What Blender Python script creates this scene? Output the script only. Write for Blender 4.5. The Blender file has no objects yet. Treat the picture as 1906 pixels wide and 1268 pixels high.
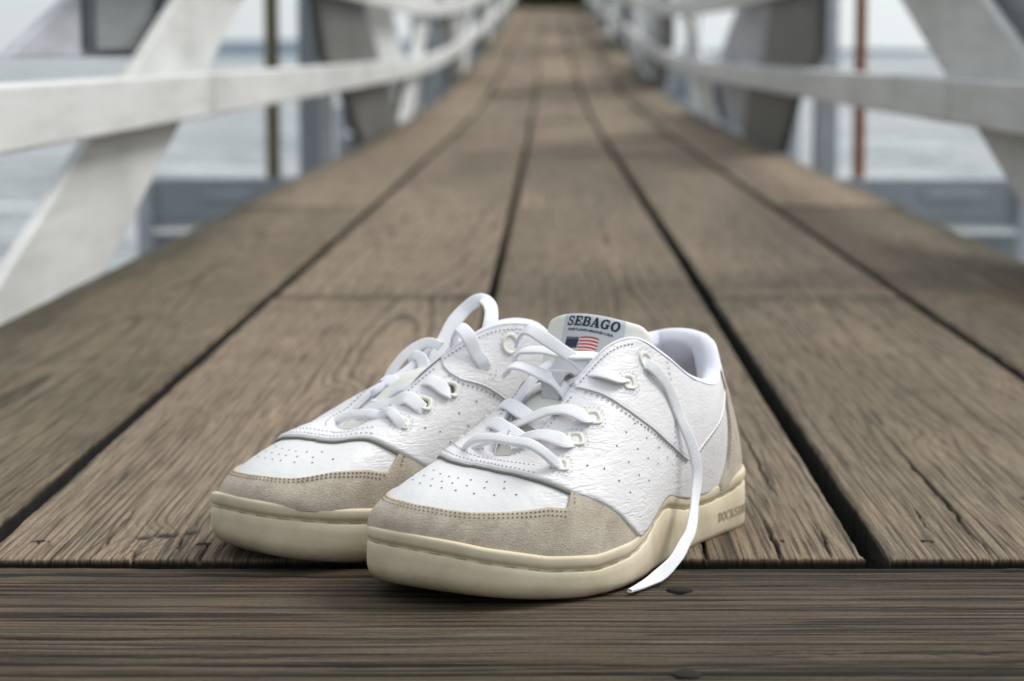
import bpy, math, random
import numpy as np
from mathutils import Vector, Matrix
random.seed(4); np.random.seed(4)
sc = bpy.context.scene
COL = sc.collection
R_ = math.radians

# ------------------------------------------------------------------ camera
CAM_H = .2727; PITCH = 7.079; F_PX = 4300.0; W_PX = 1906.0
cam_d = bpy.data.cameras.new('camera'); cam = bpy.data.objects.new('camera', cam_d); COL.objects.link(cam)
cam_d.sensor_fit = 'HORIZONTAL'; cam_d.sensor_width = 36.0; cam_d.lens = 36.0*F_PX/W_PX
cam_d.shift_x = -67.0/W_PX
cam.location = (0, 0, CAM_H); cam.rotation_euler = (R_(90-PITCH), 0, 0)
cam_d.clip_start = .05; cam_d.clip_end = 20000
cam_d.dof.use_dof = True; cam_d.dof.focus_distance = 1.175; cam_d.dof.aperture_fstop = 9.3
cam_d.dof.aperture_blades = 9
sc.camera = cam

# ------------------------------------------------------------------ world, sun, exposure
SUN_EL, SUN_AZ = 50.0, 66.0          # azimuth measured from +Y (down the walkway) towards +X
w = bpy.data.worlds.new('World'); sc.world = w; w.use_nodes = True
nt = w.node_tree; nt.nodes.clear()
o = nt.nodes.new('ShaderNodeOutputWorld'); bg = nt.nodes.new('ShaderNodeBackground'); sky = nt.nodes.new('ShaderNodeTexSky')
sky.sky_type = 'NISHITA'; sky.sun_disc = False; sky.sun_elevation = R_(SUN_EL); sky.sun_rotation = R_(SUN_AZ)
sky.dust_density = 4.0; sky.air_density = 1.0; sky.ozone_density = 1.0
cloud = nt.nodes.new('ShaderNodeMix'); cloud.data_type = 'RGBA'; cloud.inputs[0].default_value = .72
tc = nt.nodes.new('ShaderNodeTexCoord'); nz = nt.nodes.new('ShaderNodeTexNoise'); nz.inputs['Scale'].default_value = 2.2; nz.inputs['Detail'].default_value = 4
rp = nt.nodes.new('ShaderNodeValToRGB'); rp.color_ramp.elements[0].position = .3; rp.color_ramp.elements[0].color = (10.6, 11.3, 11.7, 1)
rp.color_ramp.elements[1].position = .7; rp.color_ramp.elements[1].color = (12.6, 13.3, 13.4, 1)
nt.links.new(tc.outputs['Generated'], nz.inputs['Vector']); nt.links.new(nz.outputs[0], rp.inputs[0])
# thin overcast, brighter towards the veiled sun
dp = nt.nodes.new('ShaderNodeVectorMath'); dp.operation = 'DOT_PRODUCT'
dp.inputs[1].default_value = (math.cos(R_(SUN_EL))*math.sin(R_(SUN_AZ)), math.cos(R_(SUN_EL))*math.cos(R_(SUN_AZ)), math.sin(R_(SUN_EL)))
mr_ = nt.nodes.new('ShaderNodeMapRange'); mr_.inputs['From Min'].default_value = -.7; mr_.inputs['From Max'].default_value = .75
mr_.inputs['To Min'].default_value = .32; mr_.inputs['To Max'].default_value = 1.12; mr_.interpolation_type = 'SMOOTHSTEP'
sc2 = nt.nodes.new('ShaderNodeVectorMath'); sc2.operation = 'SCALE'
nt.links.new(tc.outputs['Generated'], dp.inputs[0]); nt.links.new(dp.outputs['Value'], mr_.inputs['Value'])
nt.links.new(rp.outputs[0], sc2.inputs[0]); nt.links.new(mr_.outputs[0], sc2.inputs['Scale'])
nt.links.new(sky.outputs[0], cloud.inputs[6]); nt.links.new(sc2.outputs[0], cloud.inputs[7])
bg.inputs[1].default_value = .085
nt.links.new(cloud.outputs[2], bg.inputs[0]); nt.links.new(bg.outputs[0], o.inputs[0])
sl = bpy.data.lights.new('sun', 'SUN'); sun = bpy.data.objects.new('sun', sl); COL.objects.link(sun)
sl.energy = 2.5; sl.angle = R_(26); sl.color = (1, .972, .93)
el, az = R_(SUN_EL), R_(SUN_AZ)
sun.rotation_euler = Vector((math.cos(el)*math.sin(az), math.cos(el)*math.cos(az), math.sin(el))).to_track_quat('Z', 'Y').to_euler()
sc.view_settings.view_transform = 'Standard'; sc.view_settings.look = 'None'
sc.view_settings.exposure = .25; sc.view_settings.gamma = 1.0; sc.view_settings.use_curve_mapping = False
sc.render.engine = 'CYCLES'; sc.cycles.use_denoising = True
sc.cycles.max_bounces = 8; sc.cycles.diffuse_bounces = 4

# ------------------------------------------------------------------ helpers
def tag(o, label=None, cat=None, group=None, kind=None):
    if label: o['label'] = label
    if cat: o['category'] = cat
    if group: o['group'] = group
    if kind: o['kind'] = kind
    return o
def empty(name, loc=(0,0,0), rz=0.0, parent=None):
    e = bpy.data.objects.new(name, None); COL.objects.link(e); e.location = loc; e.rotation_euler = (0,0,rz)
    e.empty_display_size = .1
    if parent: e.parent = parent
    return e
def mesh_obj(name, V, F, mat=None, parent=None, smooth=True, attrs=None):
    me = bpy.data.meshes.new(name)
    V = np.ascontiguousarray(V, np.float32).reshape(-1, 3)
    if isinstance(F, np.ndarray):
        k = F.shape[1]; n = len(F)
        me.vertices.add(len(V)); me.vertices.foreach_set('co', V.ravel())
        me.loops.add(n*k); me.loops.foreach_set('vertex_index', np.ascontiguousarray(F, np.int32).ravel())
        me.polygons.add(n); me.polygons.foreach_set('loop_start', np.arange(0, n*k, k, dtype=np.int32))
        me.update(calc_edges=True)
    else:
        me.from_pydata(V.tolist(), [], F)
    me.validate()
    if attrs:
        for an, av in attrs.items():
            a = me.attributes.new(an, 'FLOAT', 'POINT'); a.data.foreach_set('value', np.ascontiguousarray(av, np.float32).ravel())
    if smooth: me.polygons.foreach_set('use_smooth', np.ones(len(me.polygons), bool))
    me.update()
    if mat: me.materials.append(mat)
    ob = bpy.data.objects.new(name, me); COL.objects.link(ob)
    if parent: ob.parent = parent
    return ob
def grid_faces(n, m, cu=False, cv=False, flip=False, base=0):
    i = np.arange(n if cu else n-1); j = np.arange(m if cv else m-1)
    I, J = np.meshgrid(i, j, indexing='ij'); I2 = (I+1) % n; J2 = (J+1) % m
    F = np.stack([I*m+J, I2*m+J, I2*m+J2, I*m+J2], -1).reshape(-1, 4)
    if flip: F = F[:, ::-1]
    return F + base
class Acc:
    """collects shapes into one mesh"""
    def __init__(s): s.V = []; s.F = []; s.n = 0
    def add(s, V, F):
        V = np.asarray(V, float).reshape(-1, 3); s.V.append(V); s.F += [[int(q)+s.n for q in f] for f in F]; s.n += len(V)
    def box(s, lo, hi, M=None):
        x0,y0,z0 = lo; x1,y1,z1 = hi
        V = np.array([(x0,y0,z0),(x1,y0,z0),(x1,y1,z0),(x0,y1,z0),(x0,y0,z1),(x1,y0,z1),(x1,y1,z1),(x0,y1,z1)])
        s.add(V, [(0,3,2,1),(4,5,6,7),(0,1,5,4),(1,2,6,5),(2,3,7,6),(3,0,4,7)])
    def build(s, name, mat, parent=None, smooth=False, bevel=0.0):
        ob = mesh_obj(name, np.vstack(s.V), s.F, mat, parent, smooth)
        if bevel:
            m = ob.modifiers.new('bevel', 'BEVEL'); m.width = bevel; m.segments = 2; m.limit_method = 'ANGLE'
        return ob
def prism(name, poly_yz, x0, x1, mat, parent, bevel=.003):
    """polygon in the y-z plane extruded along x"""
    n = len(poly_yz)
    V = [(x0, y, z) for y, z in poly_yz] + [(x1, y, z) for y, z in poly_yz]
    F = [list(range(n))[::-1], list(range(n, 2*n))] + [[i, (i+1) % n, n+(i+1) % n, n+i] for i in range(n)]
    a = Acc(); a.add(V, F); ob = a.build(name, mat, parent, False, bevel)
    me = ob.data
    import bmesh
    b = bmesh.new(); b.from_mesh(me); bmesh.ops.recalc_face_normals(b, faces=b.faces); b.to_mesh(me); b.free()
    return ob
# value noise, numpy
def vnoise(x, y, seed=0):
    rs = np.random.RandomState(seed); T = rs.rand(256, 256)
    xi = np.floor(x).astype(int); yi = np.floor(y).astype(int); fx = x-xi; fy = y-yi
    fx = fx*fx*fx*(fx*(fx*6-15)+10); fy = fy*fy*fy*(fy*(fy*6-15)+10)
    a = T[xi & 255, yi & 255]; b = T[(xi+1) & 255, yi & 255]; c = T[xi & 255, (yi+1) & 255]; d = T[(xi+1) & 255, (yi+1) & 255]
    return (a*(1-fx)+b*fx)*(1-fy) + (c*(1-fx)+d*fx)*fy
def fbm(x, y, seed=0, oct=4):
    v = 0; a = .5; t = 0
    for k in range(oct):
        v = v + a*vnoise(x*2**k + 17*k, y*2**k + 31*k, seed+k); t += a; a *= .5
    return v/t

# ------------------------------------------------------------------ materials
class N:
    def __init__(s, name):
        s.m = bpy.data.materials.new(name); s.m.use_nodes = True; s.t = s.m.node_tree; s.t.nodes.clear()
        s.o = s.t.nodes.new('ShaderNodeOutputMaterial'); s.b = s.t.nodes.new('ShaderNodeBsdfPrincipled')
        s.t.links.new(s.b.outputs[0], s.o.inputs[0])
    def n(s, t, **k):
        x = s.t.nodes.new(t)
        for a, b in k.items(): setattr(x, a, b)
        return x
    def l(s, a, b): s.t.links.new(a, b)
    def v(s, name, val): s.b.inputs[name].default_value = val
    def coord(s, scale=(1,1,1), kind='Object', loc=(0,0,0), rot=(0,0,0)):
        c = s.n('ShaderNodeTexCoord'); m = s.n('ShaderNodeMapping'); m.inputs['Scale'].default_value = scale; m.inputs['Location'].default_value = loc; m.inputs['Rotation'].default_value = rot
        s.l(c.outputs[kind], m.inputs['Vector']); return m.outputs[0]
    def noise(s, vec, scale, detail=4, rough=.55, dist=0):
        x = s.n('ShaderNodeTexNoise'); x.inputs['Scale'].default_value = scale; x.inputs['Detail'].default_value = detail
        x.inputs['Roughness'].default_value = rough; x.inputs['Distortion'].default_value = dist
        if vec is not None: s.l(vec, x.inputs['Vector'])
        return x.outputs[0]
    def ramp(s, fac, stops):
        r = s.n('ShaderNodeValToRGB'); e = r.color_ramp.elements
        while len(e) < len(stops): e.new(.5)
        for q, (p, c) in zip(e, stops):
            q.position = p; q.color = (c if isinstance(c, tuple) else (c,c,c)) + (1,)
        s.l(fac, r.inputs[0]); return r.outputs[0]
    def mix(s, fac, a, b, mode='MIX'):
        m = s.n('ShaderNodeMix', data_type='RGBA', blend_type=mode)
        for i, q in ((0, fac), (6, a), (7, b)):
            if isinstance(q, (int, float)): m.inputs[i].default_value = q
            elif isinstance(q, tuple): m.inputs[i].default_value = q + (1,)
            else: s.l(q, m.inputs[i])
        return m.outputs[2]
    def math(s, op, a, b=None, clamp=False):
        m = s.n('ShaderNodeMath', operation=op); m.use_clamp = clamp
        for i, q in ((0, a), (1, b)):
            if q is None: continue
            if isinstance(q, (int, float)): m.inputs[i].default_value = q
            else: s.l(q, m.inputs[i])
        return m.outputs[0]
    def bump(s, h, dist, strength=1.0, prev=None):
        b = s.n('ShaderNodeBump'); b.inputs['Distance'].default_value = dist; b.inputs['Strength'].default_value = strength
        s.l(h, b.inputs['Height'])
        if prev is not None: s.l(prev, b.inputs['Normal'])
        return b.outputs[0]
    def color(s, c):
        if isinstance(c, tuple): s.b.inputs['Base Color'].default_value = c + (1,)
        else: s.l(c, s.b.inputs['Base Color'])
    def normal(s, n): s.l(n, s.b.inputs['Normal'])
    def attr(s, name):
        a = s.n('ShaderNodeAttribute'); a.attribute_name = name; return a.outputs['Fac']

def plain(name, c, rough=.6, metal=0.0, spec=None):
    m = N(name); m.color(c); m.v('Roughness', rough); m.v('Metallic', metal)
    if spec is not None: m.v('Specular IOR Level', spec)
    return m.m
def wood_mat(name, groove, mid, light, tone=1.0):
    m = N(name); g = m.attr('grain'); t = m.attr('tone'); k = m.attr('crack_shade')
    col = m.ramp(g, [(0.0, groove), (.38, mid), (.8, light)])
    X_ = name == 'wood_cross'
    fine = m.noise(m.coord((9, 330, 60)) if X_ else m.coord((800, 14, 60)), 1.0, 4, .65)
    col = m.mix(.8, col, m.ramp(fine, [(.36, .40), (.5, .90), (.66, 1.30)]), 'MULTIPLY')
    thin = m.noise(m.coord((3.5, 170, 20)) if X_ else m.coord((420, 5, 20)), 1.0, 2, .5)
    line = m.ramp(thin, [(.58 if X_ else .60, 0.0), (.60 if X_ else .65, 1.0)])
    thin2 = m.noise(m.coord((7, 420, 20), loc=(3,1,0)) if X_ else m.coord((900, 9, 20), loc=(3,1,0)), 1.0, 2, .5)
    col = m.mix(m.math('MULTIPLY', m.ramp(thin2, [(.58, 0.0), (.64, 1.0)]), .6), col, (.02,.016,.012))
    col = m.mix(m.math('MULTIPLY', m.ramp(thin2, [(.30, 1.0), (.36, 0.0)]), .35), col, (.30,.25,.19))
    col = m.mix(m.math('MULTIPLY', line, .85 if X_ else .55), col, (.02,.016,.012))
    patch = m.noise(m.coord(), 9.0, 5, .6)
    col = m.mix(.8, col, m.ramp(patch, [(.3, (.78,.78,.74)), (.5, (1.,1.,1.)), (.72, (1.12,1.06,1.0))]), 'MULTIPLY')
    col = m.mix(1.0, col, m.ramp(t, [(0.0, (.30,.32,.27)), (.25, (.62,.63,.58)), (.6, (1.,1.,1.)), (1.0, (1.50,1.48,1.46))]), 'MULTIPLY')
    spk = m.noise(m.coord(), 420.0, 2, .5)
    col = m.mix(.35, col, m.ramp(spk, [(.38, .55), (.55, 1.05)]), 'MULTIPLY')
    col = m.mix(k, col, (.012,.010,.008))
    m.color(col); m.v('Roughness', .82); m.v('Specular IOR Level', .25)
    nb = m.bump(fine, .0007, .9); nb = m.bump(m.math('MULTIPLY', line, -1.0), .0012, .8, nb); nb = m.bump(spk, .0003, .5, nb); m.normal(nb)
    return m.m
M = {}
M['wood'] = wood_mat('wood_long', (.016,.010,.006), (.118,.087,.058), (.255,.195,.138))
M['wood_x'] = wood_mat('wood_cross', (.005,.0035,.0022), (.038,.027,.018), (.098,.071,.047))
M['nail'] = plain('nail_metal', (.020,.016,.014), .85, .0, .15)
M['under'] = plain('dark_timber', (.03,.026,.022), .9)

def paint(name, c, dirt=.25):
    m = N(name); v = m.coord(); n1 = m.noise(v, 3.0, 5); n2 = m.noise(m.coord((8, .7, 8)), 6.0, 4)
    col = m.mix(dirt, c, m.ramp(n1, [(.35, (.42,.42,.38)), (.6, (1.,1.,1.))]), 'MULTIPLY')
    col = m.mix(dirt*.8, col, m.ramp(n2, [(.35, (.5,.5,.46)), (.55, (1.,1.,1.))]), 'MULTIPLY')
    m.color(col); m.v('Roughness', .55); m.normal(m.bump(n2, .002, .5)); return m.m
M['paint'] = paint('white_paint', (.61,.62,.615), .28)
M['paint_shaded'] = paint('weathered_shaded_white', (.47,.48,.53), .45)  # dirty white paint, its lilac grey base colour standing for shade
M['slate'] = paint('slate_shaded_white', (.33,.365,.40), .3)  # white paint in shade, the shade put into a slate base colour
M['dark'] = paint('creosoted_board', (.11,.11,.10), .5)
M['block'] = paint('grey_block_paint', (.19,.205,.215), .3)
M['olive'] = plain('olive_pole', (.20,.165,.095), .7)
def rust():
    m = N('rusty_iron'); n1 = m.noise(m.coord(), 30, 5)
    m.color(m.ramp(n1, [(.3, (.13,.042,.013)), (.7, (.30,.105,.030))])); m.v('Roughness', .85); return m.m
M['rust'] = rust()
def water():
    m = N('sea_water'); v = m.coord((.45, 1, 1)); n1 = m.noise(v, .16, 4, .6, .8); n2 = m.noise(v, .9, 4, .65, .5)
    n3 = m.noise(m.coord((.3, 1, 1), loc=(7,3,0)), .55, 6, .75, 1.0)
    m.color(m.ramp(n3, [(.38, (.12,.15,.17)), (.50, (.30,.325,.34)), (.60, (.54,.55,.56))])); m.v('Roughness', .3); m.v('IOR', 1.4)  # sky glints and dark troughs of the ripples put into the colour
    b = m.bump(n1, 6.0, 1.0); b = m.bump(n2, 1.2, 1.0, b); m.normal(b); return m.m
M['water'] = water()
def land():
    m = N('far_shore'); n1 = m.noise(m.coord(), .02, 5)
    m.color(m.ramp(n1, [(.35, (.065,.10,.135)), (.65, (.10,.14,.175))])); m.v('Roughness', 1.0); return m.m  # distant haze put into the land as a blue base colour
M['land'] = land()
def leafm():
    m = N('foliage'); n1 = m.noise(m.coord(), 2.0, 4)
    m.color(m.ramp(n1, [(.35, (.085,.088,.055)), (.65, (.15,.15,.10))])); m.v('Roughness', .8); return m.m
M['leaf'] = leafm()

def leather(name, base, pebble=.00014, crease=.00019, rough=.42):
    m = N(name)
    v = m.coord()
    vo = m.n('ShaderNodeTexVoronoi', feature='SMOOTH_F1'); vo.inputs['Scale'].default_value = 640; vo.inputs['Smoothness'].default_value = .6
    wob = m.n('ShaderNodeVectorMath', operation='ADD'); nv = m.n('ShaderNodeTexNoise'); nv.inputs['Scale'].default_value = 160
    sc_ = m.n('ShaderNodeVectorMath', operation='SCALE'); sc_.inputs['Scale'].default_value = .0016
    m.l(v, nv.inputs['Vector']); m.l(nv.outputs['Color'], sc_.inputs[0]); m.l(m.coord((.50, .75, 1.15), rot=(0,.3,0)), wob.inputs[0]); m.l(sc_.outputs[0], wob.inputs[1]); m.l(wob.outputs[0], vo.inputs['Vector'])
    # creases: ridged noise stretched across the foot
    def ridged(vec, scale, dist):
        n1 = m.noise(vec, scale, 3, .55, dist)
        a = m.math('ABSOLUTE', m.math('SUBTRACT', n1, .5)); return m.math('POWER', m.math('SUBTRACT', 1.0, m.math('MULTIPLY', a, 6.0), True), 2.0)
    c1 = ridged(m.coord((.75, .8, 3.6), rot=(0,.30,0)), 46, .7); c2 = ridged(m.coord((1.0, .9, 4.2), loc=(.3,.1,.7), rot=(0,-.35,0)), 85, .5)
    mk = m.ramp(m.noise(v, 30, 2), [(.38, .35), (.62, 1.0)])
    zone = m.attr('flex')
    cr = m.math('MULTIPLY', m.math('ADD', c1, m.math('MULTIPLY', c2, .5)), m.math('MULTIPLY', zone, mk))
    soft = m.noise(v, 38, 3)
    nb = m.bump(soft, .0020, .6)
    nb = m.bump(m.math('MULTIPLY', cr, -1.0), crease, 1.0, nb)
    nb = m.bump(vo.outputs['Distance'], pebble, .9, nb)
    col = m.mix(m.math('MULTIPLY', cr, .06), base, (.55,.54,.56))
    g = m.noise(v, 26, 4); col = m.mix(.10, col, m.ramp(g, [(.35, (.80,.79,.76)), (.6, (1.,1.,1.))]), 'MULTIPLY')
    m.color(col); m.v('Roughness', rough); m.v('Specular IOR Level', .4); m.normal(nb)
    return m.m
M['leather'] = leather('white_leather', (.76,.745,.755))
M['leather_smooth'] = leather('white_smooth_leather', (.73,.725,.73), .00005, .00016, .38)
M['cream'] = leather('cream_tongue_leather', (.75,.745,.68), .00006, .0001, .45)
def suede():
    m = N('sand_suede'); v = m.coord(); n1 = m.noise(v, 1400, 2, .7); n2 = m.noise(v, 60, 4, .6); n3 = m.noise(m.coord((1,1,3)), 420, 3)
    col = m.ramp(n2, [(.32, (.40,.340,.268)), (.52, (.525,.458,.370)), (.7, (.61,.545,.455))])
    col = m.mix(.5, col, m.ramp(n1, [(.3, .68), (.7, 1.18)]), 'MULTIPLY')
    col = m.mix(.35, col, m.ramp(n3, [(.35, .72), (.6, 1.1)]), 'MULTIPLY')
    m.color(col); m.v('Roughness', .95); m.v('Specular IOR Level', .1); m.v('Sheen Weight', .35); m.v('Sheen Roughness', .5); m.v('Sheen Tint', (1,.95,.88,1))
    nb = m.bump(n1, .0005, .8); nb = m.bump(n3, .0006, .5, nb); m.normal(nb); return m.m
M['suede'] = suede()
def rubber():
    m = N('cream_rubber'); v = m.coord(); n1 = m.noise(v, 34, 5, .6); n2 = m.noise(v, 1500, 2); n3 = m.noise(v, 9, 3)
    col = m.ramp(n1, [(.3, (.58,.505,.365)), (.5, (.70,.625,.475)), (.7, (.77,.70,.555))])
    col = m.mix(.5, col, m.ramp(n3, [(.35, (.84,.80,.70)), (.65, (1.05,1.03,1.0))]), 'MULTIPLY')
    dirt = m.attr('dirt'); col = m.mix(m.math('MULTIPLY', dirt, m.ramp(n1, [(.2, .9), (.7, .35)])), col, (.20,.135,.065))
    m.color(col); m.v('Roughness', .55); m.v('Specular IOR Level', .35); m.normal(m.bump(n2, .00016, .6)); return m.m
M['rubber'] = rubber()
M['groove'] = plain('rubber_in_groove', (.27,.225,.145), .9)
def lace():
    m = N('white_cotton_lace'); u = m.attr('across'); l_ = m.attr('along')
    a = m.math('SINE', m.math('MULTIPLY', u, 44.0)); b = m.math('SINE', m.math('ADD', m.math('MULTIPLY', l_, 5200.0), m.math('MULTIPLY', u, 3.0)))
    h = m.math('ADD', a, m.math('MULTIPLY', b, .5))
    f = m.noise(m.coord(), 2200, 2)
    m.color(m.mix(.22, (.87,.87,.90), m.ramp(f, [(.3, .85), (.7, 1.1)]), 'MULTIPLY')); m.v('Roughness', .9); m.v('Sheen Weight', .3); m.v('Specular IOR Level', .15)
    nb = m.bump(h, .00008, .8); nb = m.bump(f, .0003, .5, nb); m.normal(nb); return m.m
M['lace'] = lace()
def fabric():
    m = N('white_lining'); f = m.noise(m.coord(), 1500, 2); m.color((.72,.72,.80)); m.v('Roughness', .95); m.v('Sheen Weight', .3)
    m.normal(m.bump(f, .0002, .6)); return m.m
M['lining'] = fabric()
M['eyelet'] = plain('cream_plastic_eyelet', (.70,.70,.61), .45)
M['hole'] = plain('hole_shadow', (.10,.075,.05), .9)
M['perf'] = plain('perforation_shade', (.09,.08,.085), .9)  # flat dark discs, colour standing for shade inside the punched holes
M['thread'] = plain('lilac_thread', (.42,.42,.52), .8)
M['thread_dark'] = plain('grey_thread', (.34,.335,.37), .8)
M['thread_sand'] = plain('sand_thread', (.35,.28,.21), .9)
M['edge'] = plain('raw_leather_edge', (.20,.195,.165), .9)
M['label'] = plain('grey_satin_label', (.52,.54,.56), .45)
M['navy'] = plain('navy_print', (.008,.014,.05), .6)
M['red'] = plain('red_print', (.42,.045,.04), .6)
M['pink'] = plain('pale_print', (.74,.60,.57), .6)
M['tab'] = plain('grey_leather_tab', (.58,.58,.60), .5)
import numpy as np
LAT = [(.008,0),(.012,.014),(.02,.024),(.033,.031),(.06,.034),(.09,.038),(.12,.044),(.15,.052),(.175,.0605),(.20,.065),(.225,.0635),(.245,.056),(.266,.0445),(.281,.031),(.289,.014),(.2925,-.004)]
MED = [(.2925,-.015),(.289,-.028),(.28,-.038),(.26,-.047),(.235,-.051),(.205,-.049),(.17,-.042),(.13,-.034),(.09,-.031),(.06,-.031),(.035,-.029),(.02,-.023),(.012,-.014)]
RIMX = [.008,.03,.05,.075,.104,.118,.132,.142,.152,.167,.18,.19,.221,.249,.277,.2925]
RIMZ = [.036,.0345,.0315,.030,.0315,.0345,.038,.0372,.034,.0284,.0255,.024,.022,.0247,.0312,.0365]
def catmull(P, n_per, closed=False):
    """smooth curve through P (k,d) -> (k*n_per or (k-1)*n_per+1, d)"""
    P = np.asarray(P, float); k = len(P)
    segs = k if closed else k-1
    u = np.linspace(0, segs, segs*n_per + (0 if closed else 1), endpoint=not closed)
    return catmull_at(P, u, closed)
def catmull_at(P, u, closed=False):
    P = np.asarray(P, float); k = len(P); u = np.asarray(u, float)
    if closed:
        i = np.floor(u).astype(int); f = u - i
        a, b, c, d = P[(i-1) % k], P[i % k], P[(i+1) % k], P[(i+2) % k]
    else:
        i = np.clip(np.floor(u).astype(int), 0, k-2); f = u - i
        E = np.vstack([2*P[0]-P[1], P, 2*P[-1]-P[-2]])
        a, b, c, d = E[i], E[i+1], E[i+2], E[i+3]
    f = f.reshape(f.shape + (1,)*(a.ndim - f.ndim))
    return .5*((2*b) + (c-a)*f + (2*a-5*b+4*c-d)*f*f + (3*b-3*c+d-a)*f**3)
OUT = np.array(LAT + MED)
def outline(n=360):
    """smooth outsole outline, uniformly spaced, starts at the heel centre, lateral side first"""
    C = catmull(OUT, 24, True)
    C2 = np.vstack([C, C[:1]])
    d = np.r_[0, np.cumsum(np.hypot(*np.diff(C2, axis=0).T))]
    t = np.linspace(0, d[-1], n, endpoint=False)
    return np.stack([np.interp(t, d, C2[:,0]), np.interp(t, d, C2[:,1])], 1)
def onormal(O):
    T = np.roll(O, -1, 0) - np.roll(O, 1, 0)
    N = np.stack([T[:,1], -T[:,0]], 1)
    N = N/np.linalg.norm(N, axis=1, keepdims=True)
    if ((O - O.mean(0))*N).sum() < 0: N = -N
    return N
def spring(x): return .0078*np.clip((np.asarray(x)-.225)/.068, 0, 1)**1.7
def rim_z(x, y=1.0):
    x = np.asarray(x, float)
    xs = np.linspace(.008, .2925, 240); z = np.interp(xs, RIMX, RIMZ)
    for _ in range(3):
        z[1:-1] = (z[:-2] + 2*z[1:-1] + z[2:])/4
    zl = np.interp(x, xs, z)
    zm = np.interp(x, [.008,.03,.05,.075,.104,.125,.15,.18,.21,.235,.26,.28,.2925], [.036,.0345,.0325,.0315,.0320,.0330,.0315,.0285,.0278,.0290,.0318,.0350,.0368])
    k = np.clip(.5-np.asarray(y)/.02, 0, 1)
    return zl*(1-k) + zm*k
# ribs of the upper: base x,y | o1: outward,up of first handle | o2: x,y,z offset of the second handle | top x,y,z
RIBS = [
 # Bx    By      h1out  h1up    h2x     h2y     h2z      Tx     Ty     Tz
 (.0120, .000, -.001, .030,  -.008,  .000, -.022,  .0345, .000, .1095),
 (.021,  .0180,-.001, .028,  -.003,  .003, -.020,  .0365, .0090,.1060),
 (.042,  .0270, .000, .025,   .000,  .005, -.016,  .0455,  .0190,.0905),
 (.072,  .0325, .003, .024,   .000,  .007, -.016,  .064,  .0275,.0865),
 (.100,  .0375, .003, .025,   .000,  .007, -.018,  .090,  .0295,.0935),
 (.127,  .0430, .002, .026,   .002,  .008, -.022,  .112,  .0280,.1070),
 (.150,  .0500, .002, .024,   .004,  .010, -.022,  .1325, .0235,.1185),
 (.172,  .0570, .001, .022,   .006,  .014, -.018,  .150,  .0200,.1165),
 (.196,  .0620, .001, .021,   .008,  .017, -.013,  .1665, .0185,.1060),
 (.222,  .0605, .001, .020,   .012,  .018, -.009,  .184,  .0175,.0920),
 (.243,  .0535, .001, .020,   .016,  .018, -.006,  .199,  .0165,.0790),
 (.263,  .0410, .001, .019,   .022,  .016, -.003,  .211,  .0135,.0685),
 (.279,  .0240, .001, .018,   .027,  .009, -.001,  .2170, .0070,.0640),
 (.2875, .0040, .001, .018,   .030,  .001, -.001,  .2185, .0000,.0630),
 (.2895,-.0130, .001, .018,   .030, -.004, -.001,  .2182,-.0060,.0632),
 (.2825, -.0335, .001, .018,   .026, -.010, -.001,  .2140,-.0125,.0655),
 (.264, -.0440, .001, .019,   .019, -.014, -.004,  .205, -.0170,.0720),
 (.240, -.0470, .001, .020,   .013, -.015, -.008,  .190, -.0190,.0850),
 (.214, -.0470, .001, .021,   .009, -.014, -.012,  .172, -.0200,.1005),
 (.185, -.0430, .001, .022,   .006, -.011, -.016,  .154, -.0215,.1125),
 (.158, -.0370, .002, .024,   .003, -.008, -.020,  .1345,-.0250,.1175),
 (.130, -.0315, .002, .026,   .001, -.006, -.022,  .113, -.0285,.1130),
 (.100, -.0285, .003, .026,   .000, -.006, -.020,  .090, -.0300,.1060),
 (.070, -.0280, .003, .026,   .000, -.006, -.020,  .064, -.0290,.1060),
 (.042, -.0260, .003, .026,   .000, -.006, -.020,  .042, -.0235,.1085),
 (.021, -.0170, .000, .028,  -.003, -.004, -.020,  .0370,-.0105,.1105),
]
RIBS0 = np.array(RIBS); NR = len(RIBS0)
def variant(kind):
    R = RIBS0.copy()
    for i in (12,13,14,15): R[i,3] *= .88
    if kind == 'A':      # medial side of the throat sunk inwards
        for i, dy, dz in ((14,.001,0),(15,.002,0),(16,.002,-.001),(17,.0025,-.003),(18,.003,-.006),(19,.003,-.010),(20,.004,-.013),(21,.003,-.010),(22,.002,-.004)):
            R[i,8] += dy; R[i,9] += dz
    else:                # lateral side of the throat slack and low
        for i in (10,11,12,13,14,15): R[i,3] *= .72; R[i,9] -= .003; R[i,4] *= 1.15
        for i, dy, dz in ((3,-.001,.006),(4,-.002,.002),(5,-.006,-.008),(6,-.009,-.020),(7,-.009,-.024),(8,-.008,-.022),(9,-.006,-.014),(10,-.004,-.008),(11,-.002,-.002)):
            R[i,8] += dy; R[i,9] += dz
        for i, dx, dz in ((16,0,-.003),(17,.0,-.006),(18,.0,-.009),(19,.000,-.010),(20,-.003,-.006),(21,-.006,-.003),(22,0,-.006),(23,0,-.006),(24,0,-.007),(25,0,-.007),(0,0,-.008),(1,0,-.008),(2,0,-.003)):
            R[i,7] += dx; R[i,9] += dz
    return R
RIBS = variant('A')
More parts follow.
